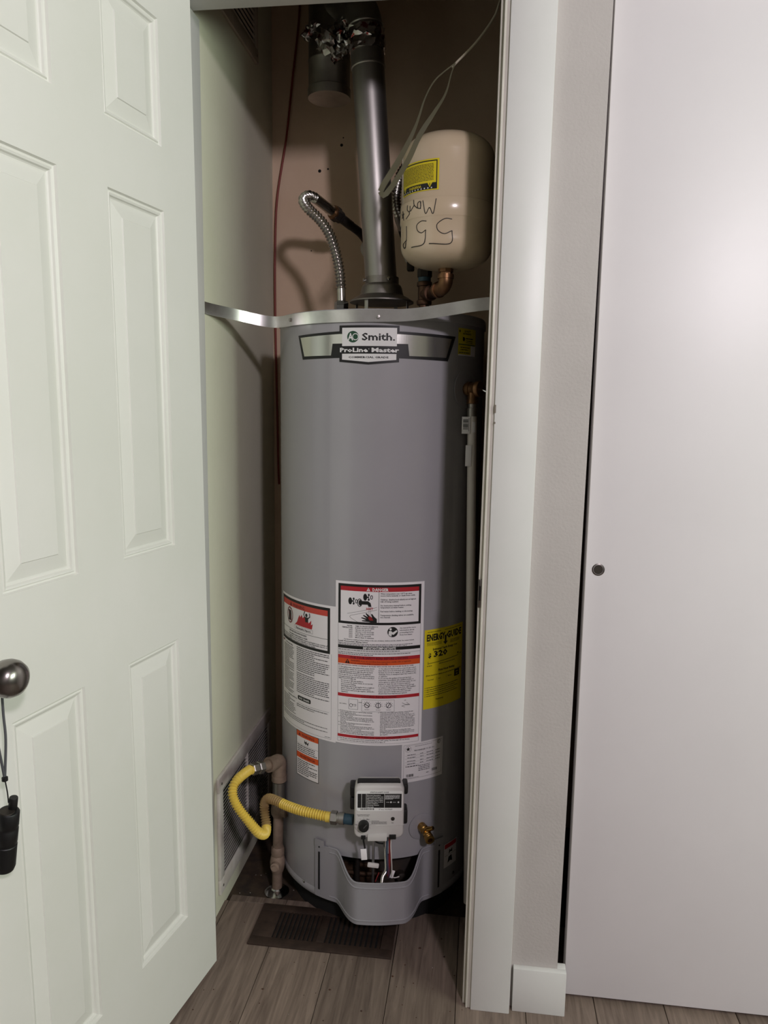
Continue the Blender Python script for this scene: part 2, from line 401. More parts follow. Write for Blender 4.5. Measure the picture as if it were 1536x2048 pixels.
for i in (1, 3):
    for j in (1, 3, 5):
        s0, s1, z0, z1 = Sg[i], Sg[i+1], Zg[j], Zg[j+1]; vs = []; fs = []
        for ins, d in PROF: vs += [dm(s0+ins, d, z0+ins), dm(s1-ins, d, z0+ins), dm(s1-ins, d, z1-ins), dm(s0+ins, d, z1-ins)]
        for k in range(len(PROF)-1):
            for e in range(4): fs.append((k*4+e, k*4+(e+1) % 4, k*4+4+(e+1) % 4, k*4+4+e))
        k = len(PROF)*4-4; fs.append((k, k+1, k+2, k+3))
        MB().add(vs, fs).build('panel', 'white_door', door, smooth=False)
for z in (.25, 1.02, 1.80):
    h = MB().tube([dm(-.006, -.040, z-.045), dm(-.006, -.040, z+.045)], .006, 12).build('hinge', 'nickel', door)
ks, kz = .608, .925
kb = dm(ks, 0, kz); kM = Matrix.Translation(kb) @ DN.to_track_quat('Z', 'Y').to_matrix().to_4x4()
kn = MB().lathe([(.0, .079), (.008, .0785), (.016, .076), (.0225, .071), (.0262, .063), (.0268, .055), (.0248, .046), (.0190, .038), (.0125, .033), (.0110, .026), (.0110, .008)][::-1], kM, 48).build('door_knob', 'nickel', door, label='egg-shaped brushed nickel knob')
MB().lathe([(.034, 0), (.034, .005), (.030, .010), (.012, .011)], kM, 48).build('rose', 'nickel', kn)

# flashlight hanging from the knob
nk = kb + DN*.028
hang = thing('flashlight', 'small black flashlight hanging by a grey cord from the door knob', 'flashlight', (nk.x, nk.y, .62))
kx, ky = nk.x, nk.y
knot = Vector((kx+.012, ky-.004, .776))
loop = []
for sgn in (1, -1):
    loop.append(spline([Vector((kx, ky, kz+.0125)) , Vector((kx, ky, kz)) + DT*.0125*sgn, Vector((kx+.004, ky, kz-.06)) + DT*.010*sgn, Vector((kx+.010, ky-.003, .83)) + DT*.007*sgn, knot], .006))
mb = MB()
for lp in loop: mb.tube(lp, .0018, 8)
mb.build('lanyard', 'cord_grey', hang)
MB().lathe([(.001, -.004), (.0042, -.002), (.0042, .003), (.001, .005)], Matrix.Translation(knot), 14).build('knot', 'rubber_black', hang)
topp = Vector((kx+.014, ky-.002, .728)); MB().tube(spline([knot, knot+Vector((.002, .001, -.02)), topp+Vector((0, 0, .012))], .005), .0009, 8).build('cord', 'rubber_black', hang)
fa = (Vector((kx-.002, ky+.002, .634)) - topp).normalized(); fM = axisM(topp, fa)
body = MB().lathe([(.0, 0), (.0132, .0), (.0145, .002), (.0148, .022), (.0142, .023), (.0142, .027), (.0148, .028), (.0148, .048), (.0142, .049), (.0142, .053), (.0150, .054), (.0152, .088), (.0135, .094), (0, .095)], fM, 36).build('body', 'rubber_black', hang)
cl = MB().lathe([(.0055, -.018), (.0060, -.017), (.0060, -.001), (.0055, 0)], fM @ Matrix.Translation((-.0065, 0, 0)), 16).build('cord_mount', 'rubber_black', hang)
cp = MB().lathe([(.0095, -.0010), (.0100, 0), (.0090, .0002)], fM @ Matrix.Translation((.003, 0, 0)), 28).build('end_cap', 'dark_pipe', hang)
MB().box((.0140, -.004, .046), (.0185, .004, .070), .001, at=fM @ Matrix.Rotation(R_(20), 4, 'Z')).build('clip', 'nickel', hang)

# ------------------------------------------------------------------ wall grilles and the floor register
def grille(name, label, y0, y1, z0, z1, fw, n, mname, div, tilt=-32, proud=.009):
    x = WX
    g = thing(name, label, 'vent', (x, (y0+y1)/2, z0))
    fr = MB()
    for a, b in (((x, y0, z0), (x+proud, y1, z0+fw)), ((x, y0, z1-fw), (x+proud, y1, z1)), ((x, y0, z0+fw), (x+proud, y0+fw*.7, z1-fw)), ((x, y1-fw*.7, z0+fw), (x+proud, y1, z1-fw))): fr.box(a, b, .002)
    f = fr.build('frame', mname, g)
    for yy, zz in ((y0+fw*.4, z0+fw*.5), (y0+fw*.4, z1-fw*.5), (y1-fw*.4, z0+fw*.5), (y1-fw*.4, z1-fw*.5)):
        MB().lathe([(.0035, 0), (.0035, .001), (.001, .002)], axisM((x+proud, yy, zz), (1, 0, 0)), 10).build('screw', 'galv_dull', f)
    MB().box((x+.0003, y0+fw*.7, z0+fw), (x+.0012, y1-fw*.7, z1-fw)).build('louver_shade_sheet', 'black_void', g)  # black sheet standing in for the shade behind the louvers
    ys = [y0+fw*.7] + div + [y1-fw*.7]
    for d in div: MB().box((x+.001, d-.003, z0+fw), (x+proud+.001, d+.003, z1-fw), .001).build('divider', mname, g)
    h = z1-z0-2*fw; me = {}
    for a, b in zip(ys[:-1], ys[1:]):
        for k in range(n):
            L = round(b-a-.004, 4)
            if L not in me:
                o = MB().box((-.0027, -L/2, -.0005), (.0027, L/2, .0005), rot=Matrix.Rotation(R_(tilt), 3, 'Y')).build('louver', mname, g); me[L] = o.data
            else:
                o = bpy.data.objects.new('louver', me[L]); COL.objects.link(o); o.parent = g; o.matrix_parent_inverse = Matrix.Translation(g.location).inverted()
            o.location = (x+.0055, (a+b)/2, z0+fw+h*(k+.5)/n)
    return g
grille('wall_grille', 'dusty white return air grille low on the closet wall beside the gas pipe', 1.713, 2.18, .048, .367, .040, 24, 'grille_white', [1.945])
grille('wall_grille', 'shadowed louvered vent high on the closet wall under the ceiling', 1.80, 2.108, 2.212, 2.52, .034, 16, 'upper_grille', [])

x0, x1, y0, y1 = -.528, -.175, 1.611, 1.762
reg = thing('floor_register', 'brown metal floor register in front of the water heater', 'floor vent', ((x0+x1)/2, (y0+y1)/2, 0))
fr = MB()
bx = [x0, x0+.052, (x0+x1)/2-.013, (x0+x1)/2+.007, x1-.030, x1]
ya, yb = y0+.028, y1-.026
for a, b in (((x0, y0, 0), (x1, ya, .005)), ((x0, yb, 0), (x1, y1, .005)), ((bx[0], ya, 0), (bx[1], yb, .005)), ((bx[2], ya, 0), (bx[3], yb, .005)), ((bx[4], ya, 0), (bx[5], yb, .005))): fr.box(a, b, .0012)
fr.build('frame', 'register_brown', reg)
MB().box((x0+.03, ya-.004, .0002), (x1-.02, yb+.004, .0008)).build('duct_shadow_pan', 'black_void', reg)
sm = None
for (a, b, n) in ((bx[1], bx[2], 10), (bx[3], bx[4], 11)):
    for k in range(n):
        L = yb-ya
        if sm is None:
            o = MB().box((-.0042, -L/2, -.0007), (.0042, L/2, .0007), rot=Matrix.Rotation(R_(-28), 3, 'Y')).build('slat', 'register_brown', reg); sm = o.data
        else:
            o = bpy.data.objects.new('slat', sm); COL.objects.link(o); o.parent = reg; o.matrix_parent_inverse = Matrix.Translation(reg.location).inverted()
        o.location = (a+(b-a)*(k+.6)/n, (ya+yb)/2, .0032)

# rest of the room, behind and beside the camera
wallbox('wall_room_left', (-2.0, -2.5, -.006), (-1.9, YW, 2.6), 'darkened_room_paint', 'darkened room wall left of the camera')
wallbox('wall_room_rear', (-1.9, -2.5, -.006), (2.65, -2.4, 2.6), 'darkened_room_paint', 'darkened room wall behind the camera')
mb = MB(); mb.box((2.55, -2.4, -.006), (2.65, -.50, 2.6)); mb.box((2.55, .80, -.006), (2.65, YW+.15, 2.6)); mb.box((2.55, -.50, -.006), (2.65, .80, 1.40)); mb.box((2.55, -.50, 2.30), (2.65, .80, 2.6))
struct(mb.build('wall_room_right', 'darkened_room_paint'), 'darkened room wall with the window')
wf = MB(); wf.box((2.56, -.50, 1.40), (2.62, -.45, 2.30), .004); wf.box((2.56, .75, 1.40), (2.62, .80, 2.30), .004); wf.box((2.56, -.45, 1.40), (2.62, .75, 1.45), .004); wf.box((2.56, -.45, 2.25), (2.62, .75, 2.30), .004); wf.box((2.57, .13, 1.45), (2.61, .17, 2.25), .004)
struct(wf.build('window_1', 'white_trim'), 'white framed room window')
wallbox('ceiling_room', (-1.9, -2.4, 2.5), (2.55, YW, 2.6), 'darkened_room_paint', 'darkened room ceiling')
wallbox('floor_room', (-1.9, -2.4, -.006), (2.55, -.381, 0), 'subfloor_plank', 'grey wood-look floor behind the camera')
wallbox('wall_front_end', (2.0, YW, -.006), (2.55, 1.655, 2.6), 'darkened_room_paint', 'far right end of the front wall')

# ================================================================== the water heater
HX, HY, HR = -.262, 1.965, .262
def PC(th, r, z): a = R_(th); return Vector((HX + r*math.sin(a), HY - r*math.cos(a), z))
heater = thing('water_heater', 'tall grey gas water heater standing in the closet', 'water heater', (HX, HY, 0))
zs = [.060, .066, .074, .082, .0825, .193] + [.193 + (1.500-.193)*i/12 for i in range(1, 13)]
rs = [HR-.002, HR+.0025, HR+.0025, HR+.0005, HR, HR] + [HR]*12
NT = 144; mb = MB(); vs = [PC(-180+i*360/NT, r, z) for z, r in zip(zs, rs) for i in range(NT)]; fs = []
for j in range(len(zs)-1):
    for i in range(NT):
        tc = -180+(i+.5)*360/NT
        if j == 4 and -18 < tc < 38: continue
        k = (i+1) % NT; fs.append((j*NT+i, j*NT+k, (j+1)*NT+k, (j+1)*NT+i))
jk = mb.add(vs, fs).build('jacket', 'heater_paint', heater)
HT = Matrix.Translation((HX, HY, 0))
tp = MB().lathe([(HR-.006, 1.496), (HR+.0022, 1.497), (HR+.0022, 1.515), (HR-.001, 1.5195), (HR-.008, 1.5205), (.10, 1.5235), (0.001, 1.5235)], HT, 144).build('top_cap', 'heater_top', heater)
MB().lathe([(.20, -.006), (.235, -.006), (.240, .062), (.20, .062)], HT, 72).build('base_ring', 'black_void', heater)
ch = MB().lathe([(.225, .055), (.225, .062), (.212, .064), (.205, .30), (.10, .31)], HT, 72).build('burner_chamber', 'chamber', heater)
MB().box((-.055, -.2160, .085), (.03, -.2075, .150), .003, at=HT).build('burner_door', 'rust_steel', ch)
MB().tube([PC(-13, .222, .125), PC(0, .224, .128), PC(12, .224, .13)], .006, 10).build('manifold_tube', 'rust_steel', ch)
MB().tube([PC(-4, .232, .07), PC(-4, .23, .185)], .007, 10).build('bracket_post', 'dark_pipe', ch)
MB().lathe([(.012, 0), (.012, .018), (.008, .02)], axisM(PC(24, .218, .12), PC(24, 1, 0)-PC(24, 0, 0)), 20).build('sight_glass', 'dark_pipe', ch)
for th, z in ((-37, .082), (58, .098), (-80, .09), (100, .09)):
    MB().lathe([(.004, 0), (.004, .001), (.001, .0025)], axisM(PC(th, HR+.001, z), PC(th, 1, 0)-PC(th, 0, 0)), 12).build('screw', 'chrome', jk, inv=Matrix())

# burner cover, bulging out under the control
C0 = 10.0
def covR(ph): return HR + .004 + .060*(1-smooth01(9.5, 25, abs(ph)))
def covT(ph):
    t = .171 + .038*smooth01(11, 24.5, abs(ph)); return t
rows = []
phs = [-37.5+75*i/100 for i in range(101)]
for v in range(9):
    row = []
    for ph in phs:
        zt = covT(ph); zb = .067 - .004*(1-smooth01(9.5, 25, abs(ph))); row.append(PC(C0+ph, covR(ph), zb+(zt-zb)*v/8))
    rows.append(row)
cov = MB().grid(rows).build('burner_cover', 'cover_paint', heater, solid=.0026)
for f_, nm in ((lambda ph: covT(ph)-.012, 'upper_bead'), (lambda ph: .078-.004*(1-smooth01(9.5, 25, abs(ph))), 'lower_bead')):
    MB().tube([PC(C0+ph, covR(ph)+.0012, f_(ph)) for ph in [-28+56*i/80 for i in range(81)]], .0020, 8).build(nm, 'cover_paint', cov, inv=Matrix())
MB().tube([PC(C0+ph, covR(ph), covT(ph)) for ph in [-29+58*i/80 for i in range(81)]], .0022, 8).build('rolled_lip', 'cover_paint', cov, inv=Matrix())
for sg in (-1, 1):
    ph = sg*34.5
    tb = MB().grid([[PC(C0+sg*a, HR+.0055, z) for a in (31.5, 33, 35, 37.5)] for z in (.205, .222)]).build('cover_tab', 'cover_paint', cov, inv=Matrix(), solid=.002)
    MB().grid([[PC(C0+ph+dx, HR+.0068, z) for dx in (-.5, 0, .5)] for z in (.088, .14, .190)]).build('slot', 'black_void', cov, inv=Matrix(), solid=.0008)
    MB().lathe([(.002, 0), (.002, .0008), (.001, .001)], axisM(PC(C0+ph, HR+.0062, .203), PC(C0+ph, 1, 0)-PC(C0+ph, 0, 0)), 10).build('screw', 'black_void', cov, inv=Matrix())

# ------------------------------------------------------------------ gas control on the jacket
CT = 8.8; CZ = .3625
eu = Vector((math.cos(R_(CT)), math.sin(R_(CT)), 0)); en = Vector((math.sin(R_(CT)), -math.cos(R_(CT)), 0)); CO = PC(CT, .340, CZ)
CM = Matrix(((eu.x, en.x, 0, CO.x), (eu.y, en.y, 0, CO.y), (0, 0, 1, CO.z), (0, 0, 0, 1)))   # local x: right, y: outward, z: up
def rrect(w_, h, r, n=6):
    P = []
    for cx, cy, a0 in ((w_/2-r, h/2-r, 0), (-w_/2+r, h/2-r, 90), (-w_/2+r, -h/2+r, 180), (w_/2-r, -h/2+r, 270)):
        for i in range(n+1): a = R_(a0+90*i/n); P.append((cx+r*math.cos(a), cy+r*math.sin(a)))
    return P
def loft(mb, layers, M):
    vs = []; fs = []; n = len(layers[0][0])
    for P, d in layers: vs += [M @ Vector((x, d, z)) for x, z in P]
    for k in range(len(layers)-1):
        for i in range(n): j = (i+1) % n; fs.append((k*n+i, k*n+j, (k+1)*n+j, (k+1)*n+i))
    fs.append(tuple(range(n))); fs.append(tuple((len(layers)-1)*n+i for i in range(n))); return mb.add(vs, fs)
ctl = loft(MB(), [(rrect(.108, .122, .012), -.052), (rrect(.114, .128, .013), -.040), (rrect(.117, .132, .014), -.012), (rrect(.116, .131, .014), -.005), (rrect(.112, .127, .013), -.001), (rrect(.108, .123, .012), 0)], CM).build('gas_control', 'control_white', heater, label='white plastic gas control box')
br = MB().box((-.050, -.082, -.058), (.050, -.045, .034), .006, at=CM); br.box((-.052, -.036, .050), (.050, -.012, .0680), .004, at=CM)
for a, b in (((-.069, -.050, .030), (-.055, -.014, .056)), ((-.069, -.050, -.005), (-.055, -.018, .026)), ((.055, -.050, .036), (.0675, -.014, .060)), ((.055, -.050, -.040), (.0675, -.016, -.004))): br.box(a, b, .004, at=CM)
br.build('mounting_bracket', 'black_plastic', ctl, inv=Matrix())
def pm(x, y): return ((x-465)/5.0/1000, -(y-485)/4.70/1000)      # from the control's own drawing units to metres
def flat(M):
    return lambda x, y, lv: M @ Vector((x/1000, .0004+.00014*lv, -y/1000))
sh = Sheet(flat(CM), 200)
def P2(x, y): return ((x-465)/5.0, (y-485)/4.70)
def rr2(x0, y0, x1, y1, r, m, lv):
    w_, h = (x1-x0)/5.0, (y1-y0)/4.7; cx, cy = P2((x0+x1)/2, (y0+y1)/2); sh.poly([(cx+a, cy+b) for a, b in rrect(w_, h, r)], m, lv)
rr2(196, 232, 738, 470, 6, 'ink_white', 0); 
a = P2(210, 268); b = P2(724, 432); sh.rect(a[0], a[1], b[0], b[1], 'ink_black', 1)
for x in (257, 311, 524): a = P2(x-2, 268); b = P2(x+2, 432); sh.rect(a[0], a[1], b[0], b[1], 'ink_white', 2)
a = P2(465, 258); sh.text('STATUS LIGHT CODE', a[0], a[1], 3.0, 'ink_black', 1, w_=43, al='c')
for i, t in enumerate(('Normal Operation', 'Thermopile Voltage Low', 'High Temperature Lockout', 'Temperature Sensor Failure', 'Flammable Vapor Lockout', 'Valve Failure', 'Thermal Cutout', 'Gas Leak')):
    a = P2(320, 290+i*19.5); sh.text(t, a[0], a[1], 2.2, 'ink_white', 2, w_=min(38, 2.0*len(t)))
for i in range(8):
    for x in (216, 264):
        a = P2(x, 286+i*19.5); sh.rect(a[0], a[1]-.5, a[0]+7.5, a[1], 'ink_grey', 2)
for i in range(5):
    a = P2(533, 288+i*11); sh.greek(a[0], a[1], 34 if i < 4 else 18, 1.3, 'ink_white', 2)
for x, t in ((545, 'POWER'), (622, 'STATUS')):
    a = P2(x, 370); sh.text(t, a[0], a[1], 1.5, 'ink_white', 2)
for x in (600, 687): a = P2(x, 366); sh.disc(a[0], a[1], 2.0, 2.0, 'ink_white', 2)
for i in range(22): a = P2(243+i*7.4, 438); sh.rect(a[0], a[1], a[0]+random.choice((.6, .9, 1.1)), a[1]+4.2, 'ink_black', 1)
a = P2(460, 456); sh.text('3" w.c. OUTLET', a[0], a[1], 2.4, 'ink_black', 1, w_=32)
for i, t in enumerate(('FOR LIGHTING INSTRUCTIONS', 'SEE DOOR OR LABEL')): a = P2(280, 519+i*13); sh.text(t, a[0], a[1], 1.6, 'ink_grey', 0, w_=30-4*i, al='c')
for i in range(4): a = P2(375, 590+i*11); sh.greek(a[0], a[1], 36 if i else 18, 1.2, 'ink_grey', 0)
a = P2(622, 612); sh.text('Status', a[0], a[1], 1.6, 'ink_grey', 0, al='c')
for deg in range(-210, 40, 30):
    c = P2(285, 632); ca, sa = math.cos(R_(deg)), math.sin(R_(deg)); sh.line([(c[0]+15*ca, c[1]+15*sa), (c[0]+17.5*ca, c[1]+17.5*sa)], .5, 'ink_black', 0)
c = P2(285, 632); sh.ring(c[0], c[1], 21.5, 21.5, .5, 'ink_grey', 0, a0=95, a1=165)
sh.text('Hot', c[0]+6.5, c[1]-12, 3, 'ink_black', 0); sh.text('VAC', c[0]-21, c[1]+1, 1.8, 'ink_black', 0); sh.text('OFF', c[0]-3, c[1]+18, 2.6, 'ink_black', 0)
sh.emit(ctl, {'ink_white': 'status_label', 'ink_black': 'lettering', 'ink_grey': 'fine_print'})
kx_, kz_ = pm(285, 632)
kd = MB().lathe([(.0126, 0), (.0126, .004), (.0118, .013), (.0105, .0145), (0, .0145)], CM @ Matrix.Translation((kx_, 0, kz_)) @ Matrix.Rotation(R_(-90), 4, 'X'), 40).build('dial', 'black_plastic', ctl, inv=Matrix())
MB().box((-.0012, .0143, -.001), (.0012, .0155, .010), .0004, at=CM @ Matrix.Translation((kx_, 0, kz_)) @ Matrix.Rotation(R_(40), 4, 'Y')).build('pointer', 'ink_grey', kd, inv=Matrix())
sx, sz = pm(625, 562); MB().lathe([(.0046, 0), (.0042, .0014), (.002, .0024), (0, .0026)], CM @ Matrix.Translation((sx, 0, sz)) @ Matrix.Rotation(R_(-90), 4, 'X'), 24).build('igniter_button', 'dark_pipe', ctl, inv=Matrix())
MB().tube([CM @ Vector((x, .0004+d, z)) for x, d, z in ((-.008, 0, -.0335), (.02, .0006, -.0325), (.058, 0, -.031))], .0008, 6).build('seam_ridge', 'control_white', ctl, inv=Matrix())
(ax, az), (bx_, bz) = pm(330, 735), pm(560, 820); MB().box((ax, -.012, bz), (bx_, .004, az), .002, at=CM).build('lower_tab', 'control_white', ctl, inv=Matrix())
(ax, az), (bx_, bz) = pm(255, 758), pm(308, 800); c1 = MB().box((ax, -.01, bz), (bx_, .003, az), .001, at=CM).build('plug', 'black_plastic', ctl, inv=Matrix())
(ax, az), (bx_, bz) = pm(585, 748), pm(666, 800); c1 = MB().box((ax, -.01, bz), (bx_, .003, az), .001, at=CM).build('plug', 'black_plastic', ctl, inv=Matrix())
def CP(x, y, z): return CM @ Vector((x, y, z))
def ang(u, r, z):      # u: metres to the right of the control's centre line
    return CM @ Vector((u, r-.340, z-CZ))
# wires and tubes running down into the burner opening
MB().tube(spline([ang(-.037, .330, .297), ang(-.036, .332, .285), ang(-.033, .33, .268), ang(-.033, .33, .262)], .004), .0022, 8).build('black_lead', 'rubber_black', heater)
tg = MB().box((-.007, -.0006, -.015), (.007, .0006, .013), .0003, at=CM @ Matrix.Translation((-.035, -.008, .252-CZ)) @ Matrix.Rotation(R_(-5), 4, 'Y')).build('paper_tag', 'paper', heater)
MB().tube(spline([ang(-.012, .305, .30), ang(-.012, .305, .25), ang(-.012, .295, .20), ang(-.012, .275, .14), ang(-.012, .262, .08)], .01), .0032, 10).build('pilot_tube', 'aluminium', heater)
MB().box((-.014, -.003, -.006), (.014, .003, .006), .0025, at=CM @ Matrix.Translation((-.012, -.040, .2025-CZ)) @ Matrix.Rotation(R_(8), 4, 'Y')).build('plastic_sleeve', 'white_plastic', heater)
MB().tube(spline([ang(-.022, .315, .297), ang(-.016, .315, .285), ang(-.004, .31, .268), ang(.012, .305, .262), ang(.020, .30, .262)], .004), .0018, 8).build('black_lead', 'rubber_black', heater)
corrugated([ang(.0165, .312, .298), ang(.017, .31, .26), ang(.019, .305, .225), ang(.020, .30, .19), ang(.012, .292, .165), ang(.009, .288, .135)], .0042, .0009, .0030, 10).build('armored_conduit', 'stainless', heater)
MB().tube(spline([ang(.021, .315, .30), ang(.020, .315, .25), ang(.022, .31, .21), ang(.021, .30, .18)], .006), .0022, 8).build('blue_wire', 'wire_blue', heater)
MB().tube(spline([ang(.026, .318, .30), ang(.027, .318, .25), ang(.027, .312, .21), ang(.024, .30, .175)], .006), .0026, 8).build('red_wire', 'wire_red', heater)
MB().tube(spline([ang(.031, .320, .30), ang(.029, .322, .27), ang(.031, .320, .235), ang(.033, .312, .20), ang(.032, .305, .175)], .006), .0014, 8).build('white_wire', 'wire_white', heater)
MB().tube(spline([ang(.023, .314, .24), ang(.025, .312, .20), ang(.027, .30, .17)], .006), .0022, 8).build('purple_wire', 'wire_purple', heater)
MB().box((-.004, -.0005, -.010), (.004, .0005, .010), .0002, at=CM @ Matrix.Translation((.0345, -.035, .182-CZ)) @ Matrix.Rotation(R_(18), 4, 'Y')).build('paper_tag', 'paper', heater)
MB().tube(spline([ang(.003, .28, .17), ang(-.002, .285, .16), ang(-.006, .286, .15)], .004), .0013, 8).build('red_wire', 'wire_red', heater)
MB().tube(spline([ang(.032, .30, .175), ang(.04, .298, .168), ang(.052, .292, .167)], .004), .0013, 8).build('white_wire', 'wire_white', heater)

# ------------------------------------------------------------------ drain valve
th = 33.0; dv = PC(th, HR, .268); dn = PC(th, 1, 0)-PC(th, 0, 0)
dd = Vector((dn.x*.9-.1, dn.y, -.18)).normalized()
drain = MB().lathe([(.0115, 0), (.0115, .020), (.0095, .022), (.0095, .030)], axisM(dv, dn), 28).build('drain_valve', 'brass', heater, label='small brass drain valve')
MB().lathe([(.034, .0), (.034, .0012), (.031, .002), (.012, .0022)], axisM(dv, dn), 48).build('jacket_plug', 'cover_paint', drain, inv=Matrix())
M = axisM(dv + dn*.020 + Vector((.003, 0, -.006)), (.42, -.9, -.16)); MB().lathe([(.0100, 0), (.0110, .010), (.0095, .012), (.0118, .016), (.0118, .018), (.0105, .019), (.0118, .021), (.0118, .023), (.0105, .024), (.0118, .026), (.0118, .028), (.0060, .0285), (.0058, .015)], M, 32).build('hose_outlet', 'brass', drain, inv=Matrix())
M2 = axisM(dv + dn*.020, (dn.x+.25, dn.y*.55, .55)); MB().lathe([(.0065, 0), (.0065, .016), (.0050, .018), (.0052, .026), (.0042, .028), (.0018, .0281), (.0018, .024)], M2, 20).build('valve_stem', 'brass', drain, inv=Matrix())

# ------------------------------------------------------------------ draft hood
hood = MB().lathe([(.0815, 1.565), (.0820, 1.568), (.068, 1.577), (.0560, 1.583), (.0535, 1.592), (.0515, 1.602), (.0485, 1.608), (.0430, 1.611), (.0428, 1.628), (.0405, 1.628), (.0405, 1.611), (.048, 1.602), (.050, 1.59), (.066, 1.572)], Matrix.Translation((HX-.002, HY-.01, 0)), 64).build('draft_hood', 'galv_dull', heater, label='galvanised draft hood')
MB().lathe([(.050, 1.5236), (.050, 1.5245), (.0445, 1.5245), (.044, 1.5238)], Matrix.Translation((HX-.002, HY-.01, 0)), 48).build('flue_opening', 'black_void', hood, inv=Matrix())
MB().lathe([(.0805, 1.5655), (.0805, 1.5662), (.03, 1.5662), (.03, 1.5655)], Matrix.Translation((HX-.002, HY-.01, 0)), 64).build('hood_underside', 'black_void', hood, inv=Matrix())
for th in (-22, 66, 158, 246):
    a = R_(th); p = Vector((HX-.002+.076*math.sin(a), HY-.01-.076*math.cos(a), 0)); q = Matrix.Translation(p) @ Matrix.Rotation(a, 4, 'Z')
    MB().box((-.005, -.0008, 1.522), (.005, .0008, 1.569), .0003, at=q).build('hood_leg', 'galv', hood, inv=Matrix())
for th in (-62, 28, 150):
    a = R_(th); p = Vector((HX-.002+.0425*math.sin(a), HY-.01-.0425*math.cos(a), 1.619)); MB().lathe([(.0025, 0), (.0025, .005), (.0045, .005), (.0045, .008), (.002, .0085)], axisM(p, (math.sin(a), -math.cos(a), 0)), 10).build('screw', 'chrome', hood, inv=Matrix())

# ------------------------------------------------------------------ temperature and pressure relief valve
th = 57.0; tv = PC(th, HR, 1.347); tn = PC(th, 1, 0)-PC(th, 0, 0)
tpv = MB().lathe([(.0135, -.004), (.0135, .006), (.0175, .008), (.0175, .016), (.0150, .018), (.0150, .030), (.0165, .032), (.0190, .034), (.0190, .042), (.0175, .044), (0, .044)], axisM(tv, tn), 36).build('relief_valve', 'bronze', heater, label='bronze relief valve with steel lever')
MB().lathe([(.045, 0), (.045, .0010), (.042, .0016), (.014, .0018)], axisM(tv, tn), 48).build('jacket_plug', 'cover_paint', tpv, inv=Matrix())
oc = tv + tn*.022
MB().lathe([(.0125, .0), (.0125, -.022), (.0140, -.024), (.0140, -.034), (.0100, -.035)][::-1], Matrix.Translation(oc), 28).build('outlet', 'bronze', tpv, inv=Matrix())
lv_ = axisM(tv + tn*.044, tn); MB().box((-.0045, -.0015, 0), (.0045, .0015, .022), .0006, at=lv_ @ Matrix.Rotation(R_(20), 4, 'X')).build('lever', 'chrome', tpv, inv=Matrix())

# ================================================================== labels on the jacket
def label(name, th0, th1, ztop, H, paper, desc=None, base=.0005, parent=heater, X=HX, Y=HY, R=HR, inset=None):
    W = R_(th1-th0)*R*1000; sh = Sheet(cylmap(X, Y, R, th0, ztop, base), 5.0)
    sh.rect(0, 0, W, H, paper, 0); o = sh.parts.pop(paper).build(name, paper, parent, angle=60, label=desc); return sh, o, W
NM = {'ink_black': 'black_print', 'ink_grey': 'fine_print', 'ink_red': 'red_print', 'ink_dark_red': 'dark_red_print', 'ink_salmon': 'header_band', 'ink_orange': 'orange_band', 'ink_white': 'white_print', 'green_ink': 'green_print', 'silver_foil': 'silver_field', 'skin_red': 'hand_picture', 'yellow_label': 'yellow_print', 'paper': 'white_field'}
def tri(sh, x, y, s, m, lv, mk=None):
    sh.poly([(x, y), (x+s, y), (x+s/2, y-s*.9)], m, lv)
    if mk: sh.rect(x+s*.44, y-s*.62, x+s*.56, y-s*.27, mk, lv+1); sh.rect(x+s*.44, y-s*.2, x+s*.56, y-s*.09, mk, lv+1)

# --- name badge (millimetres, drawing 1536 wide = 313 mm of view)
sh = Sheet(cylmap(HX, HY, HR, 0.9, 1.4865, .0005), 5.0)
def bx2(x): # picture column on the badge -> arc in mm around the badge's own centre line
    t = max(-.98, min(.98, (x-742)/998.0)); return math.asin(t)*HR*1000*1.02
def by2(y): return (y-45)*.2195
def BP(*pts): return [(bx2(x), by2(y)) for x, y in pts]
outer = BP((80, 140), (487, 118), (487, 60), (996, 60), (996, 118), (1462, 138), (1400, 400), (996, 388), (996, 428), (740, 456), (487, 428), (487, 388), (128, 395))
sh.poly(outer, 'ink_black', 0)
badge = sh.parts.pop('ink_black').build('name_badge', 'ink_black', heater, angle=60, label='black and silver name badge')
sh.poly(BP((105, 165), (490, 146), (511, 146), (511, 242), (424, 242), (410, 362), (146, 362)), 'silver_foil', 1)
sh.poly(BP((976, 146), (1002, 146), (1430, 166), (1385, 364), (1080, 362), (1068, 242), (976, 242)), 'silver_foil', 1)
sh.poly(BP((511, 84), (976, 84), (976, 268), (511, 268)), 'ink_white', 1)
sh.poly(BP((511, 346), (973, 346), (973, 405), (740, 430), (511, 405)), 'ink_white', 1)
cx, cy = bx2(606), by2(175); sh.disc(cx, cy, 13.6, 12.8, 'green_ink', 2)
sh.text('A', cx-12.0, cy+7.6, 15.2, 'ink_white', 3, w_=12.5); sh.ring(cx+5.8, cy, 7.4, 7.6, 1.7, 'ink_white', 3)
sh.text('Smith.', bx2(682), by2(210), 15.5, 'ink_black', 2, w_=bx2(962)-bx2(682))
TXT['off'] = .035
sh.text('ProLine', bx2(492), by2(328), 9.0, 'ink_white', 1, w_=bx2(736)-bx2(492)); sh.disc(bx2(743), by2(298), .9, .9, 'ink_white', 1)
sh.text('Master', bx2(766), by2(328), 9.0, 'ink_white', 1, w_=bx2(996)-bx2(766))
sh.text('COMMERCIAL GRADE', bx2(568), by2(390), 3.9, 'ink_black', 2, w_=bx2(908)-bx2(568))
TXT['off'] = .026
sh.emit(badge, NM)

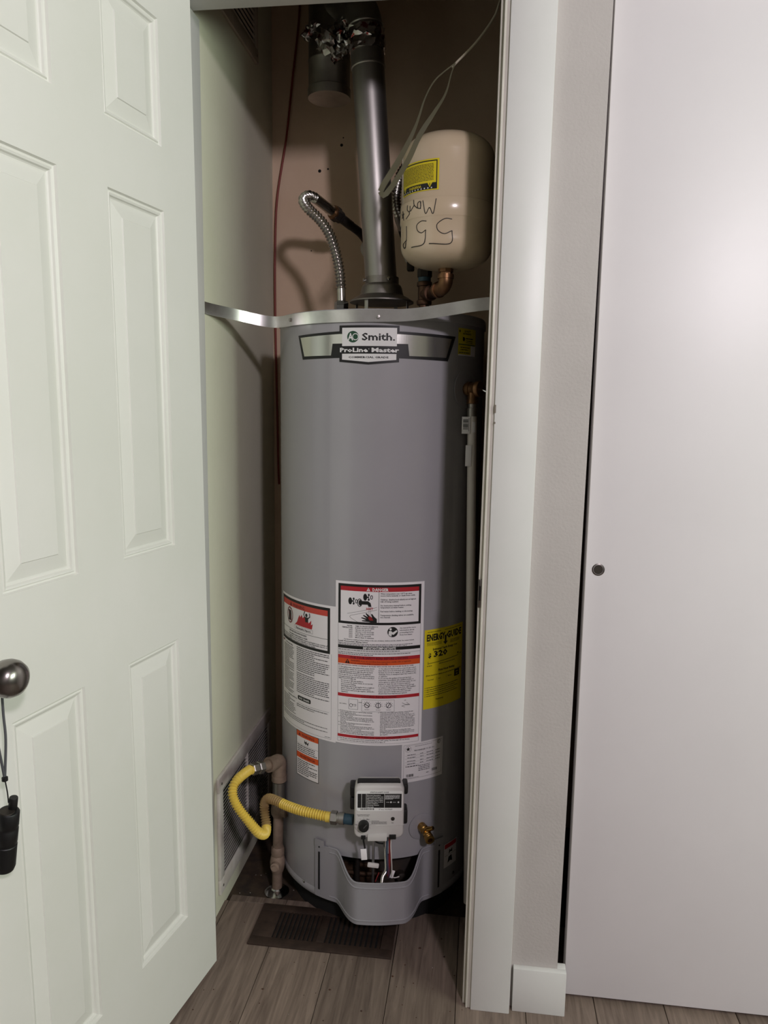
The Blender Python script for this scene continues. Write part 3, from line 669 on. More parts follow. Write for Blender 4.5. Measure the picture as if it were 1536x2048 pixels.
# --- tall danger and lighting label
sh, o, W = label('danger_label', -15.5, 31.8, .8940, 404, 'paper', 'white safety label with black framed red danger header', base=.0007)
sh.frame(7, 6, W-8, 103, 6, 'ink_black'); sh.rect(13, 12, W-14, 22.5, 'ink_red', 1)
TXT['off'] = .035; sh.text('DANGER', 90, 20.8, 6.8, 'ink_white', 2, w_=38); TXT['off'] = .026
tri(sh, 76, 21, 9, 'ink_white', 2, 'ink_red')
sh.rect(105, 22.5, 106, 97, 'ink_black')
for i, (t, wd) in enumerate((('Water temperature over 125°F can cause', 76), ('severe burns instantly or death from scalds.', 84), ('', 0), ('Children, disabled and elderly are at highest', 86), ('risk of being scalded.', 43), ('', 0), ('See instruction manual before setting', 74), ('temperature at water heater.', 56), ('', 0), ('Feel water before bathing or showering.', 78), ('', 0), ('Temperature limiting valves are available,', 81), ('see manual.', 24))):
    if t: sh.text(t, 109, 28.5+i*4.75, 3.2, 'ink_black', 2, w_=wd)
# taps, spout, basin and hand
for cx_, cy_ in ((37, 47), (73, 36)):
    sh.disc(cx_, cy_, 4.6, 8.5, 'ink_black', 2); sh.rect(cx_, cy_-1.8, cx_+9, cy_+1.8, 'ink_black', 2); sh.disc(cx_+8.5, cy_-5.5, 2.2, 3.2, 'ink_black', 2); sh.disc(cx_+8.5, cy_+5.5, 2.2, 3.2, 'ink_black', 2); sh.ring(cx_+15, cy_, 3.2, 5.2, 1.7, 'ink_black', 2)
sh.ring(60, 50, 6, 10, 1.8, 'ink_black', 2); sh.disc(61.5, 50, 4.2, 7, 'ink_black', 3)
sh.poly([(60, 45.5), (80, 45.5), (86, 50), (88, 59), (81, 59), (79, 54), (60, 54)], 'ink_black', 2)
for x in (82, 84.5, 87): sh.line([(x, 59), (x-.5, 82)], .4, 'ink_grey', 2)
sh.text('HOT', 84, 67, 6, 'ink_red', 4, w_=16, al='c')
sh.line([(30, 78), (60, 71), (101, 60)], .6, 'ink_black', 2); sh.line([(101, 66), (60, 76.5), (38, 82), (36, 85), (38, 88), (66, 103)], .6, 'ink_black', 2)
sh.poly([(101, 88), (101, 100), (82, 96), (66, 94.5), (65.5, 92.5), (76, 91.5), (64, 87), (65, 85), (77, 87.5), (68, 80.5), (70, 79), (80, 84), (74, 75.5), (76.5, 74.5), (86, 83), (90, 84.5), (87, 77), (90, 76), (95, 83)], 'ink_black', 3)
sh.poly([(80, 86), (84, 81), (89, 84.5), (93, 92), (84, 92)], 'skin_red', 4)
# temperature table
for i, (a, b) in enumerate((('WATER', 'TIME TO PRODUCE SERIOUS'), ('TEMPERATURE', 'BURNS ON ADULT SKIN'), ('160°F', 'About 1/2 second'), ('150°F', 'About 1-1/2 seconds'), ('140°F', 'Less than 5 seconds'), ('130°F', 'About 30 seconds'), ('120°F', 'More than 5 minutes'))):
    y = 109+i*4.6; sh.text(a, 43, y, 2.9, 'ink_black', 2, al='r'); sh.text(b, 50, y, 2.9, 'ink_black', 2, w_=2.35*len(b))
sh.disc(139, 120, 12.6, 12.6, 'ink_black', 2); sh.disc(134, 113, 2.8, 2.8, 'ink_white', 3); sh.poly([(129, 127), (130, 117.5), (135, 117), (139, 121), (149, 115), (150, 119), (141, 127), (137, 125), (136, 131)], 'ink_white', 3)
for i, t in enumerate(('See manual for more', 'information about', 'preventing burns', 'from hot water.')): sh.text(t, 156, 112+i*5.6, 3.0, 'ink_black', 2, w_=2.1*len(t))
sh.text('Try faucet to scald/test before taking on the care of infants, children and the elderly. See owner manual.', 22, 142.5, 2.6, 'ink_black', 2, w_=170)
sh.text('Install Thermostatic Mixing Valves', 8, 147.6, 3.2, 'ink_black', 2, w_=72)
for i in range(2): sh.greek(8, 151.6+i*3.4, 180-i*14, 1.9, 'ink_grey')
sh.rect(7, 156, W-8, 164, 'ink_black', 1); TXT['off'] = .035; sh.text('IMPORTANT/IMPORTANTE', W/2, 162.8, 5.4, 'ink_white', 2, w_=78, al='c'); TXT['off'] = .026
sh.greek(8, 168, 150, 2.0, 'ink_grey'); sh.rect(7, 170.3, W-8, 170.8, 'ink_black', 1)
for i in range(2): sh.greek(8, 174.6+i*3.8, 175 - i*90, 2.0, 'ink_grey')
sh.rect(7, 180.5, W-8, 189, 'ink_red', 1); TXT['off'] = .035; sh.text('FOR YOUR SAFETY READ BEFORE LIGHTING', W/2, 187.4, 5.4, 'ink_dark_red', 2, w_=138, al='c')
sh.rect(7, 189, W-8, 202, 'ink_orange', 1); TXT['off'] = .026
tri(sh, 25, 200.5, 12.5, 'ink_black', 2, 'ink_orange')
sh.text('WARNING:', 39, 194.8, 4.0, 'ink_dark_red', 2, w_=24); sh.text('If you do not follow these instructions exactly, a fire or explosion', 65, 194.8, 3.0, 'ink_dark_red', 2, w_=120); sh.text('may result causing property damage, personal injury or loss of life.', 39, 200, 3.0, 'ink_dark_red', 2, w_=90)
sh.text('BEFORE LIGHTING: ENTIRE SYSTEM MUST BE FILLED WITH WATER AND AIR PURGED FROM ALL LINES', 8, 206.3, 2.7, 'ink_dark_red', 2, w_=184)
cols1 = ['A. This appliance has a pilot which is lit by a piezo-electric', 'spark gas ignition system. Do not open the inner door', 'of the appliance and try to light the pilot by hand.', 'B. BEFORE LIGHTING smell all around the appliance', 'area for gas. Be sure to smell next to the floor because', 'some gas is heavier than air and will settle on the floor.', 'WHAT TO DO IF YOU SMELL GAS', '   Do not try to light any appliance.', '   Do not touch any electric switch; do not use any', '   phone in your building.', '   Immediately call your gas supplier from a neighbors', '   phone. Follow the gas suppliers instructions.', '   If you cannot reach your gas supplier, call the fire', '   department.']
for i, t in enumerate(cols1):
    ind = (len(t)-len(t.lstrip()))*2.2; sh.text(t.strip(), 9+ind, 212+i*4.75, 2.9, 'ink_black', 2, w_=min(88-ind, 1.62*len(t.strip())))
cols2 = ['C. Use only your hand to push in or turn the gas control', 'knob. Never use tools. If the knob will not push in or turn', 'by hand, do not try to repair it, call a qualified service', 'technician. Force or attempted repair may result in a fire', 'or explosion.', 'D. Do not use this appliance if any part has been', 'underwater. Immediately call a qualified installer or', 'service agency to replace a flooded water heater. Do not', 'attempt to repair the unit. It must be replaced.', 'E. Do not operate this heater if there is any gas leak', 'or evidence of flammable vapors. If so, call a qualified', 'service technician to inspect the appliance. Water', 'heaters exposed to damage must not be used until', 'all parts have been inspected and replaced.']
for i, t in enumerate(cols2): sh.text(t, 107, 211.5+i*4.75, 2.9, 'ink_black', 2, w_=min(92, 1.62*len(t)))
sh.rect(7, 276.5, W-8, 284.5, 'ink_red', 1); TXT['off'] = .035; sh.text('LIGHTING INSTRUCTIONS', W/2, 283, 5.2, 'ink_dark_red', 2, w_=86, al='c'); TXT['off'] = .026
# diagrams
sh.text('GAS CONTROL', 11, 304, 2.0, 'ink_black', 2); sh.frame(35, 289, 58, 315, .6, 'ink_black', 2); sh.ring(41, 305, 4, 4.5, 1, 'ink_black', 2); sh.line([(44, 302), (53, 302), (53, 306), (47, 306)], .8, 'ink_black', 2); sh.text('INNER', 60, 297, 1.9, 'ink_black', 2)
sh.frame(67, 288, 146, 318, .5, 'ink_black', 2)
for cx_, a_ in ((80, 150), (107, 90), (132, 240)):
    sh.ring(cx_, 302, 6.6, 6.9, 1.5, 'ink_black', 2)
    for k in range(7): a = R_(-190+k*33); sh.line([(cx_+8.5*math.cos(a), 302+8.5*math.sin(a)), (cx_+10*math.cos(a), 302+10*math.sin(a))], .9, 'ink_black', 2)
    a = R_(a_); sh.line([(cx_-5*math.cos(a), 302+5*math.sin(a)), (cx_+5*math.cos(a), 302-5*math.sin(a))], 1.6, 'ink_black', 3); sh.text('VAC PILOT', cx_, 314, 1.7, 'ink_black', 2, al='c')
sh.text('OFF', 172, 292, 2, 'ink_black', 2, al='c'); sh.line([(165, 297), (172, 301), (184, 303), (176, 297)], .8, 'ink_black', 2); sh.line([(184, 303), (172, 303), (164, 305), (172, 308)], .7, 'ink_black', 2)
c3 = ['1. STOP! It is imperative that you read all safety warnings', 'before lighting the pilot.', '2. Turn the gas control/temperature knob counterclockwise', 'to the "OFF" setting.', '3. Wait ten (10) minutes to clear out any gas. If you then', 'smell gas, STOP! Follow "B" in the safety information', 'above on this label. If you do not smell gas, go to the', 'next step.', '4. Turn the gas control/temperature knob clockwise to', '"PILOT". See Figure "A".', '5. Press the gas control/temperature knob all the way in,', 'and hold it in. You should always depress it fully, do not', 'let it be set to "PILOT" correctly.', 'While holding the gas control/temperature knob in, click', 'the igniter button continuously about once a second for', 'up to 90 seconds until the status light begins to blink.']
for i, t in enumerate(c3): sh.text(t, 9 if t[1:2] == '.' else 14, 322+i*3.72, 2.4, 'ink_black', 2, w_=min(84, 1.52*len(t)))
c4_ = ['6. When the status light starts blinking, release the gas', 'control/temperature knob. Set the gas control/', 'temperature knob to the desired setting. See Figure "C".', 'If the status light stops blinking, repeat steps 2 through 5', 'making sure to wait ten minutes before lighting again.', 'If the status light does not start within several minutes,', 'keep holding it turned to PILOT until it lights up again.', 'Should you be unable to light the pilot after several tries', 'call a qualified service technician for the necessary work.', 'If the water heater does not operate turn the gas control', 'knob off and keep the burner door closed for inspection', 'and call.', 'If the water heater still stops working after many', 'lighting attempts, turn the gas control/temperature knob', 'to "OFF" and call a qualified service technician or your', 'gas supplier.']
for i, t in enumerate(c4_): sh.text(t, 107 if t[1:2] == '.' else 112, 321+i*3.72, 2.4, 'ink_black', 2, w_=min(86, 1.52*len(t)))
sh.rect(7, 380.5, W-8, 387.5, 'ink_red', 1); TXT['off'] = .035; sh.text('TO TURN OFF GAS TO APPLIANCE', W/2, 386.2, 4.6, 'ink_dark_red', 2, w_=108, al='c'); TXT['off'] = .026
sh.text('1. Turn the gas control/temperature knob counterclockwise to its "OFF" setting. The status light will stop blinking', 9, 391.5, 2.5, 'ink_black', 2, w_=176); sh.text('and stay on for a short time after the water heater is turned off. See Figure "B".', 14, 396, 2.5, 'ink_black', 2, w_=112)
sh.line([(7, 103), (7, 399), (W-8, 399), (W-8, 103)], .5, 'ink_black', 1)
sh.emit(o, NM)

# --- flammable vapour warning label on the left
sh, o, W = label('warning_label', -63.4, -15.2, .8290, 342, 'paper', 'white warning label with a red flame pictogram', base=.0005)
W2 = 196
sh.frame(3, 6, W2+8, 120, 7, 'ink_black'); sh.rect(10, 13, W2+1, 27, 'ink_salmon', 1); TXT['off'] = .02
sh.text('WARNING', 72, 25, 8.5, 'ink_dark_red', 2, w_=50); tri(sh, 56, 25, 12, 'ink_dark_red', 2); TXT['off'] = .026
sh.ring(56, 50, 16, 21, 3, 'ink_dark_red', 3); sh.poly([(48, 42), (52, 36), (62, 38), (64, 46), (64, 64), (48, 64)], 'ink_black', 2); sh.line([(45, 36), (66, 66)], 3, 'ink_dark_red', 3); sh.line([(58, 34), (64, 33), (67, 38)], 2, 'ink_black', 2)
sh.poly([(82, 68), (92, 60), (98, 48), (103, 40), (106, 46), (112, 38), (116, 46), (122, 40), (128, 52), (134, 44), (138, 55), (147, 46), (146, 58), (152, 54), (149, 68)], 'ink_red', 2)
sh.disc(130, 36, 4, 4.5, 'ink_black', 3); sh.poly([(124, 41), (137, 41), (136, 53), (126, 54)], 'ink_black', 3); sh.line([(125, 43), (120, 36), (124, 27)], 2.6, 'ink_black', 3); sh.line([(136, 43), (142, 38), (141, 30)], 2.6, 'ink_black', 3)
sh.frame(80, 70, 152, 79, .5, 'ink_grey', 2); sh.text('Flammable Vapors', 116, 77, 4.4, 'ink_black', 2, w_=58, al='c')
sh.rect(10, 84, W2+1, 84.9, 'ink_black', 1)
sh.text('FIRE AND EXPLOSION HAZARD', 92, 91.5, 3.9, 'ink_black', 2, w_=78, al='c'); sh.text('Can result in serious injury or death', 92, 98, 3.8, 'ink_black', 2, w_=82, al='c')
for i, t in enumerate(('Do not store or use gasoline or other flammable vapors and liquids in the vicinity of', 'this or any other appliance. Storage or use of gasoline or other flammable vapors, or', 'liquids near this appliance can result in serious injury or death.')): sh.text(t, 11, 103+i*4.6, 3.2, 'ink_black', 2, w_=186 if i < 2 else 150)
sh.rect(4, 123, 18, 127.5, 'ink_dark_red', 1); sh.text('Water Heater Safety', 28, 128, 3.6, 'ink_black', 2)
sh.greeks(14, 134, 62, 14, 4.1, 2.2, seed=2); sh.greeks(14, 193, 62, 15, 4.3, 2.2, seed=3)
sh.greeks(90, 126, 112, 13, 4.9, 2.5, 'ink_grey', seed=4); sh.greeks(90, 192, 112, 11, 4.9, 2.5, 'ink_grey', seed=5)
sh.poly([(120+a, 255+b) for a, b in rrect(50, 11, 3)], 'ink_black', 1); sh.text('AO Smith', 120, 257.5, 5, 'ink_white', 2, w_=40, al='c')
sh.text('Certified Harmonized Heater', 42, 262, 3, 'ink_black', 2); sh.rect(96, 268, 202, 268.5, 'ink_black', 1)
sh.greeks(8, 268, 76, 9, 4.6, 2.2, seed=6); sh.greeks(90, 274, 112, 2, 4.6, 2.2, seed=7); sh.greeks(8, 312, 190, 3, 4.4, 2.0, seed=8)
sh.line([(208, 120), (208, 336), (3, 336)], .5, 'ink_black', 1); sh.greek(190, 333, 16, 1.6)
sh.emit(o, NM)

# --- yellow energy label
sh, o, W = label('energy_label', 32.6, 61.0, .7720, 200, 'yellow_label', 'bright yellow energy cost label', base=.0004)
sh.greek(8, 7, 40, 1.6, 'ink_black'); sh.greek(60, 7, 62, 1.6, 'ink_black')
TXT['off'] = .045; sh.text('ENERGY', 6, 28, 15.5, 'ink_black', 2, w_=56); sh.text('GUIDE', 66, 28, 15.5, 'ink_black', 2, w_=57)
sh.poly([(60, 20), (66, 20), (66, 36), (71, 36), (63, 44), (55, 36), (60, 36)], 'ink_black', 2); TXT['off'] = .026
for i in range(3): sh.greek(7, 34+i*3, 44, 1.3, 'ink_black'); sh.greek(80, 36+i*3.2, 36, 1.4, 'ink_black')
TXT['off'] = .035; sh.text('Estimated Yearly Energy Cost', 24, 53, 5, 'ink_black', 2, w_=82)
sh.text('$', 11, 70, 10.5, 'ink_black', 2, w_=9); sh.text('320', 27, 70, 14, 'ink_black', 2, w_=43)
sh.line([(11, 85), (112, 81)], 1.2, 'ink_black', 2); sh.line([(11, 80), (11, 87)], 1, 'ink_black', 2); sh.disc(111, 75, 2, 2.6, 'ink_black', 2); sh.greek(8, 92, 14, 2, 'ink_black'); sh.greek(118, 79, 9, 2, 'ink_black'); sh.greek(44, 90, 54, 1.7, 'ink_black')
sh.text('First Hour Rating', 42, 108, 5.2, 'ink_black', 2, w_=56); TXT['off'] = .026
sh.text('(How much hot water you get in the first hour of use)', 6, 117, 3.6, 'ink_black', 2, w_=118)
for i, t in enumerate(('Very Small', 'Low', 'Medium')): sh.text(t, 10+i*32, 128, 3, 'ink_black', 2); sh.line([(37+i*32, 122), (37+i*32, 130)], .5, 'ink_black', 2)
sh.rect(98, 117, 119, 134, 'ink_black', 1); sh.text('HIGH', 108.5, 124, 3, 'yellow_label', 2, al='c'); sh.text('100', 108.5, 131, 4, 'yellow_label', 2, al='c')
for i in range(5): sh.greek(8, 147+i*5.3, 104 - (i % 2)*10, 1.9, 'ink_black'); sh.disc(4.5, 146.5+i*5.3, .9, .9, 'ink_black', 2)
sh.text('ftc.gov/energy', 36, 180, 3.4, 'ink_black', 2, w_=24)
sh.emit(o, NM)

# --- rating plate
sh, o, W = label('rating_plate', 20.9, 46.2, .4915, 101, 'paper_lilac', 'white rating plate with a star and barcodes')
sh.line([(5, 5), (W-4, 5), (W-4, 92), (5, 92), (5, 5)], .5, 'ink_black', 1)
star = [(16+(6.2 if k % 2 == 0 else 2.6)*math.sin(math.pi*k/5), 15-(6.2 if k % 2 == 0 else 2.6)*math.cos(math.pi*k/5)) for k in range(10)]; sh.poly(star, 'ink_black', 2); sh.ring(16, 15, 8, 8, .5, 'ink_grey', 2)
sh.ring(W-13, 10, 5.2, 5.2, 1.2, 'ink_black', 2); sh.ring(W-13, 10, 2.6, 2.6, 1.1, 'ink_black', 2, a0=30, a1=330)
sh.greek(34, 10, 48, 1.3); sh.text('FILE HANDLED TO Z21.10.1', 32, 22, 3.0, 'ink_black', 2, w_=56)
for i, y in enumerate((31, 38, 47, 54)):
    for x, w_ in ((14, 22), (48, 9), (66, 20), (92, 15)): sh.greek(x, y, w_, 1.8, 'ink_black')
    sh.rect(8, y+1.6, W-8, y+1.9, 'ink_grey', 1)
sh.greek(10, 61, 34, 2.4, 'ink_black')
for i in range(4): sh.greek(44, 62+i*4.2, 32, 1.8, 'ink_black')
for x0_, y0_, n in ((12, 80, 12), (82, 76, 10)):
    for k in range(n): sh.rect(x0_+k*1.7, y0_, x0_+k*1.7+random.choice((.6, .9, 1.2)), y0_+7, 'ink_black', 2)
sh.greek(66, 84, 8, 1.8, 'ink_black'); sh.greek(12, 90, 34, 1.0)
sh.emit(o, NM)

# --- small orange warning sticker
sh, o, W = label('orange_sticker', -44.0, -25.9, .4870, 120, 'paper', 'white sticker with two orange header bands')
sh.frame(0, 0, W, 120, 1.4, 'ink_black'); sh.rect(1.4, 1.4, W-1.4, 15, 'ink_orange', 1); sh.rect(1.4, 57, W-1.4, 72, 'ink_orange', 1)
sh.text('WARNING', W/2+4, 12, 7, 'ink_dark_red', 2, w_=46, al='c'); sh.text('ADVERTENCIA', W/2+2, 68, 6.4, 'ink_dark_red', 2, w_=56, al='c'); tri(sh, 9, 12, 9, 'ink_dark_red', 2)
sh.poly([(33, 30), (34, 18), (37, 24), (41, 20), (43, 26), (50, 21), (46, 32), (42, 27), (38, 31), (36, 26)], 'ink_black', 2)
sh.rect(2, 34, W-2, 34.5, 'ink_black', 1); sh.greeks(5, 39, W-10, 4, 5.0, 2.6, 'ink_black', seed=11); sh.greeks(5, 78, W-10, 8, 5.0, 2.6, 'ink_black', seed=12)
sh.emit(o, NM)

# --- yellow tag high on the right
sh, o, W = label('yellow_sticker', 50.0, 66.2, 1.4875, 63, 'yellow_tag', 'small yellow and white sticker')
sh.rect(2, 36, W-3, 38, 'green_ink', 1); sh.disc(5, 7, 2, 3, 'ink_black', 2); sh.text('QUALITY', 22, 8, 4, 'ink_black', 2, w_=26); sh.text('ASSURANCE', 16, 14, 4, 'ink_black', 2, w_=34)
sh.poly([(16, 20), (22, 20), (25, 24), (22, 30), (16, 28)], 'ink_black', 2); sh.greek(28, 24, 32, 3, 'ink_black'); sh.greek(28, 29, 30, 2, 'ink_black'); sh.greek(28, 33, 30, 1.6, 'ink_black')
sh.rect(50, 39, W-1, 61, 'paper', 1); sh.greek(8, 45, 38, 2.2, 'ink_black'); sh.greek(8, 50, 30, 2.2, 'ink_black'); sh.rect(1, 60, W-1, 63, 'paper', 1); sh.greek(4, 57, 40, 2.6, 'ink_grey')
sh.emit(o, NM)
# --- little warning sticker at the burner cover's right
sh, o, W = label('small_sticker', 49.6, 61.0, .1920, 66, 'paper_lilac', 'small red topped sticker')
sh.rect(2, 2, W-2, 14, 'ink_red', 1); sh.poly([(18, 32), (21, 20), (26, 25), (32, 19), (33, 31), (26, 28)], 'ink_black', 2); sh.poly([(14, 56), (18, 40), (30, 38), (34, 56), (24, 52)], 'ink_black', 2); sh.rect(2, 34, W-2, 34.7, 'ink_grey', 1)
sh.emit(o, NM)

# ================================================================== flue, ducts
flue = thing('flue_pipe', 'straight galvanised flue pipe rising from the water heater', 'flue pipe', (HX-.004, HY-.01, 1.615))
f0 = Vector((HX-.004, HY-.01, 1.616)); f1 = Vector((-.306, HY-.004, 2.131)); fd = (f1-f0).normalized()
MB().tube([f0, f0.lerp(f1, .5), f1], [.0402, .0402, .0402], 56).build('pipe', 'galv', flue)
MB().tube([f1-fd*.004, f1-fd*.002, f1+fd*.002, f1+fd*.004], [.0405, .0425, .0425, .0405], 48).build('joint_bead', 'galv', flue)
el = spline([f1, f1+fd*.05, f1+fd*.10, f1+fd*.145+Vector((-.016, .01, 0)), Vector((-.375, 2.02, 2.302)), Vector((-.420, 2.05, 2.305))], .012)
MB().tube(el, .0412, 40).build('elbow', 'galv_dull', flue)
f2 = f1+fd*.096; MB().tube([f2-fd*.004, f2-fd*.002, f2+fd*.002, f2+fd*.004], [.0414, .0435, .0435, .0414], 48).build('joint_bead', 'galv', flue)
rf = random.Random(4)
def crumple(path, r, amp, n=26):
    mb = MB().tube(path, r, n); mb.v = [tuple(Vector(v)+Vector((rf.uniform(-amp, amp), rf.uniform(-amp, amp), rf.uniform(-amp, amp)))) for v in mb.v]; return mb
crumple(spline([f1+fd*.035, f1+fd*.085], .006), .0445, .0035).build('foil_tape', 'foil', flue, angle=20)
crumple(spline([Vector((-.350, 1.99, 2.245)), Vector((-.385, 2.01, 2.235)), Vector((-.41, 2.00, 2.215)), Vector((-.425, 1.985, 2.20))], .005), lambda i: .020+.010*math.sin(i*1.1), .007, 18).build('foil_tape', 'foil', flue, angle=20)
crumple(spline([Vector((-.36, 1.985, 2.20)), Vector((-.385, 1.99, 2.18)), Vector((-.40, 2.00, 2.17))], .005), lambda i: .011+.004*math.sin(i*1.7), .005, 12).build('foil_tape', 'foil', flue, angle=20)
crumple(spline([Vector((-.44, 1.99, 2.25)), Vector((-.462, 1.99, 2.235)), Vector((-.474, 1.99, 2.22))], .005), .010, .005, 12).build('foil_tape', 'foil', flue, angle=20)
duct = thing('vent_duct', 'round galvanised duct with a capped bottom hanging from the ceiling', 'duct', (-.424, 2.06, 2.118))
MB().lathe([(.0555, 2.100), (.0560, 2.122), (.0540, 2.124), (.0540, 2.185), (.0552, 2.187), (.0552, 2.191), (.0540, 2.193), (.0540, 2.55), (.050, 2.55)], Matrix.Translation((-.424, 2.06, 0)), 48).build('duct_wall', 'galv_dull', duct)
MB().lathe([(.0545, 2.1005), (.0545, 2.1025), (.001, 2.1030)], Matrix.Translation((-.424, 2.06, 0)), 48).build('end_cap', 'galv', duct)

# ================================================================== expansion tank
TX, TY, TR = -.092, 1.76, .103
tank = thing('expansion_tank', 'cream upside-down expansion tank with handwriting on it', 'tank', (TX, TY, 1.600))
TM = Matrix.Translation((TX, TY, 0))
prof = [(.020, 1.6135)]
for i in range(1, 11): a = R_(90*i/10); prof.append((TR*(.25+.75*math.sin(a)**.8) if i < 10 else TR, 1.660-.046*math.cos(a)))
prof += [(TR, 1.7035), (TR+.0012, 1.705), (TR+.0022, 1.7065), (TR+.0022, 1.7425), (TR+.0012, 1.744), (TR, 1.7455), (TR, 1.842)]
for i in range(1, 11): a = R_(90*i/10); prof.append((TR*math.cos(a)**.55 if i < 10 else .001, 1.842+.052*math.sin(a)))
body = MB().lathe(prof, TM, 72).build('tank_body', 'tank_paint', tank, angle=50)
MB().lathe([(.0195, 1.888), (.0195, 1.899), (.0175, 1.904), (.001, 1.905)], TM, 36).build('valve_cap', 'blue_cap', tank)
MB().lathe([(.0150, 1.596), (.0150, 1.605), (.0170, 1.606), (.0170, 1.616)], TM, 8).build('inlet_nipple', 'bronze', tank)
sh = Sheet(cylmap(TX, TY, TR, -66.5, 1.8205, .0006), 3.0); W = R_(59)*TR*1000
sh.rect(0, 0, W, 63, 'yellow_label', 0); o = sh.parts.pop('yellow_label').build('warning_label', 'yellow_label', tank, angle=60, label='yellow warning label printed upside down')
sh.frame(2.5, 3, W-4, 61, 2.2, 'ink_black'); sh.rect(3, 48, W-4, 61, 'ink_black', 1)
for i in range(12): sh.greek(8, 11+i*2.9, W-20, 1.5, 'ink_black')
sh.text('WARNING', W*.28, 50.5, 5.4, 'yellow_label', 2, w_=36, flip=True)
for k in range(11): sh.disc(8+k*8.2, 58.3, 1.5, 1.5, 'ink_white', 2)
for x_ in (W-20, 12): sh.poly([(x_-6, 47), (x_+6, 47), (x_, 57.5)], 'yellow_label', 2); sh.rect(x_-.7, 48.5, x_+.7, 54, 'ink_black', 3)
sh.emit(o, NM)
ink = MB()
strokes = [[(-10.1, 1.7388), (-13.5, 1.7089), (-18.0, 1.7221), (-22.9, 1.7105), (-26.7, 1.7378)], [(-30.6, 1.7373), (-33.6, 1.735), (-33.9, 1.7257), (-31.1, 1.7224), (-29.4, 1.7276), (-30.2, 1.7357)], [(-29.5, 1.737), (-29.8, 1.7214)],
 [(-40.3, 1.7427), (-39.3, 1.732), (-34.3, 1.7242)], [(-39.3, 1.732), (-45.4, 1.7214)], [(-51.9, 1.7360), (-51.8, 1.7253), (-46.9, 1.7219), (-46.5, 1.7328)], [(-51.8, 1.7253), (-47.4, 1.7174), (-54.5, 1.7085)], [(-66.2, 1.7229), (-62.6, 1.7134)], [(-60, 1.722), (-66, 1.714)], [(-64, 1.728), (-61, 1.708)],
 [(8.8, 1.697), (1.6, 1.6985), (-5.5, 1.6926), (-9.1, 1.6851), (-7.1, 1.6741), (0.3, 1.6675), (9.2, 1.6738)], [(9.2, 1.6738), (7.4, 1.6482), (-18.4, 1.6491)],
 [(-22.2, 1.6954), (-29.0, 1.6968), (-35.7, 1.69), (-34.4, 1.6786), (-28.6, 1.6726), (-22.8, 1.6777)], [(-22.8, 1.6777), (-25.6, 1.6499), (-45.7, 1.6467)], [(-55.5, 1.694), (-55.0, 1.6688), (-57.8, 1.6523), (-62.4, 1.6499), (-64.1, 1.6577), (-58.0, 1.6628), (-54.3, 1.6642)]]
for st in strokes:
    pts = []
    for q in spline([Vector((th, (z-1.6)*1000, 0)) for th, z in st], 1.2):
        th, z = q.x, 1.6+q.y/1000
        r = TR + (.0022 if 1.705 < z < 1.744 else 0) + .0003
        if z < 1.66: r = TR*(.25+.75*max(.01, math.sin(math.acos(min(1, (1.660-z)/.046))))**.8)+.0008
        a = R_(th); pts.append(Vector((TX+r*math.sin(a), TY-r*math.cos(a), z)))
    ink.tube(pts, .00085, 6)
ink.build('handwriting', 'ink_black', body, inv=Matrix())

# brass tee and elbow feeding tank and heater
tee = thing('brass_tee', 'weathered bronze tee and elbow under the cream tank', 'pipe fitting', (-.147, 1.85, 1.523))
tx, ty = -.147, 1.85
MB().lathe([(.0125, 1.520), (.0125, 1.545), (.0165, 1.546), (.0180, 1.549), (.0180, 1.556), (.0150, 1.558), (.0150, 1.588), (.0180, 1.590), (.0180, 1.598), (.0165, 1.600), (.0130, 1.601)], Matrix.Translation((tx, ty, 0)), 32).build('tee_body', 'copper_old', tee)
elb = Vector((TX, TY, 1.572)); hd = (Vector((TX, TY, 0))-Vector((tx, ty, 0))).normalized(); ts = Vector((tx, ty, 1.570))
MB().tube([ts, ts+hd*.026, ts+hd*.0265, ts+hd*.036, ts+hd*.0365, elb-hd*.030], [.0145, .0145, .0180, .0180, .0125, .0125], 28).build('branch', 'copper_old', tee)
MB().tube(spline([elb-hd*.036, elb-hd*.028, elb-hd*.012+Vector((0, 0, .002)), elb+Vector((0, 0, .012)), elb+Vector((0, 0, .024))], .004), .0160, 28).build('elbow', 'bronze', tee)
MB().tube([elb-hd*.038, elb-hd*.030], .0185, 28).build('elbow_collar', 'bronze', tee); MB().tube([elb+Vector((0, 0, .020)), elb+Vector((0, 0, .029))], .0185, 28).build('elbow_collar', 'bronze', tee)
MB().tube([(tx, ty, 1.600), (tx, ty, 1.610)], .0150, 24).build('tape_wrap', 'blue_tape', tee)
# cold water flexible connector on top of the tee
cold = thing('cold_water_connector', 'corrugated steel water connector looping behind the cream tank', 'water connector', (tx, ty, 1.61))
hexnut(MB(), (tx, ty, 1.609), (0, 0, 1), .0175, .022).build('hex_nut', 'dark_pipe', cold)
MB().tube([(tx, ty, 1.631), (tx, ty, 1.640)], .0145, 24).build('plastic_band', 'green_band', cold)
corrugated([(tx, ty, 1.640), (-.150, 1.875, 1.73), (-.158, 1.925, 1.84), (-.190, 1.965, 1.905), (-.222, 2.00, 1.893), (-.240, 2.03, 1.855), (-.2405, 2.05, 1.822), (-.236, 2.062, 1.807)], .0125, .0018, .0085, 18).build('flexible_tube', 'stainless', cold)
MB().tube([(-.236, 2.062, 1.810), (-.232, 2.072, 1.797), (-.229, 2.08, 1.787), (-.226, 2.088, 1.778)], [.0150, .0155, .0145, .0145], 20).build('end_sleeve', 'galv_dull', cold)
hexnut(MB(), (-.226, 2.088, 1.779), (.22, .62, -.75), .0175, .024).build('hex_nut', 'dark_pipe', cold)
cpipe = thing('cold_supply_pipe', 'dark supply pipe with shutoff valve behind the cream tank', 'pipe', (-.215, BY, 1.75))
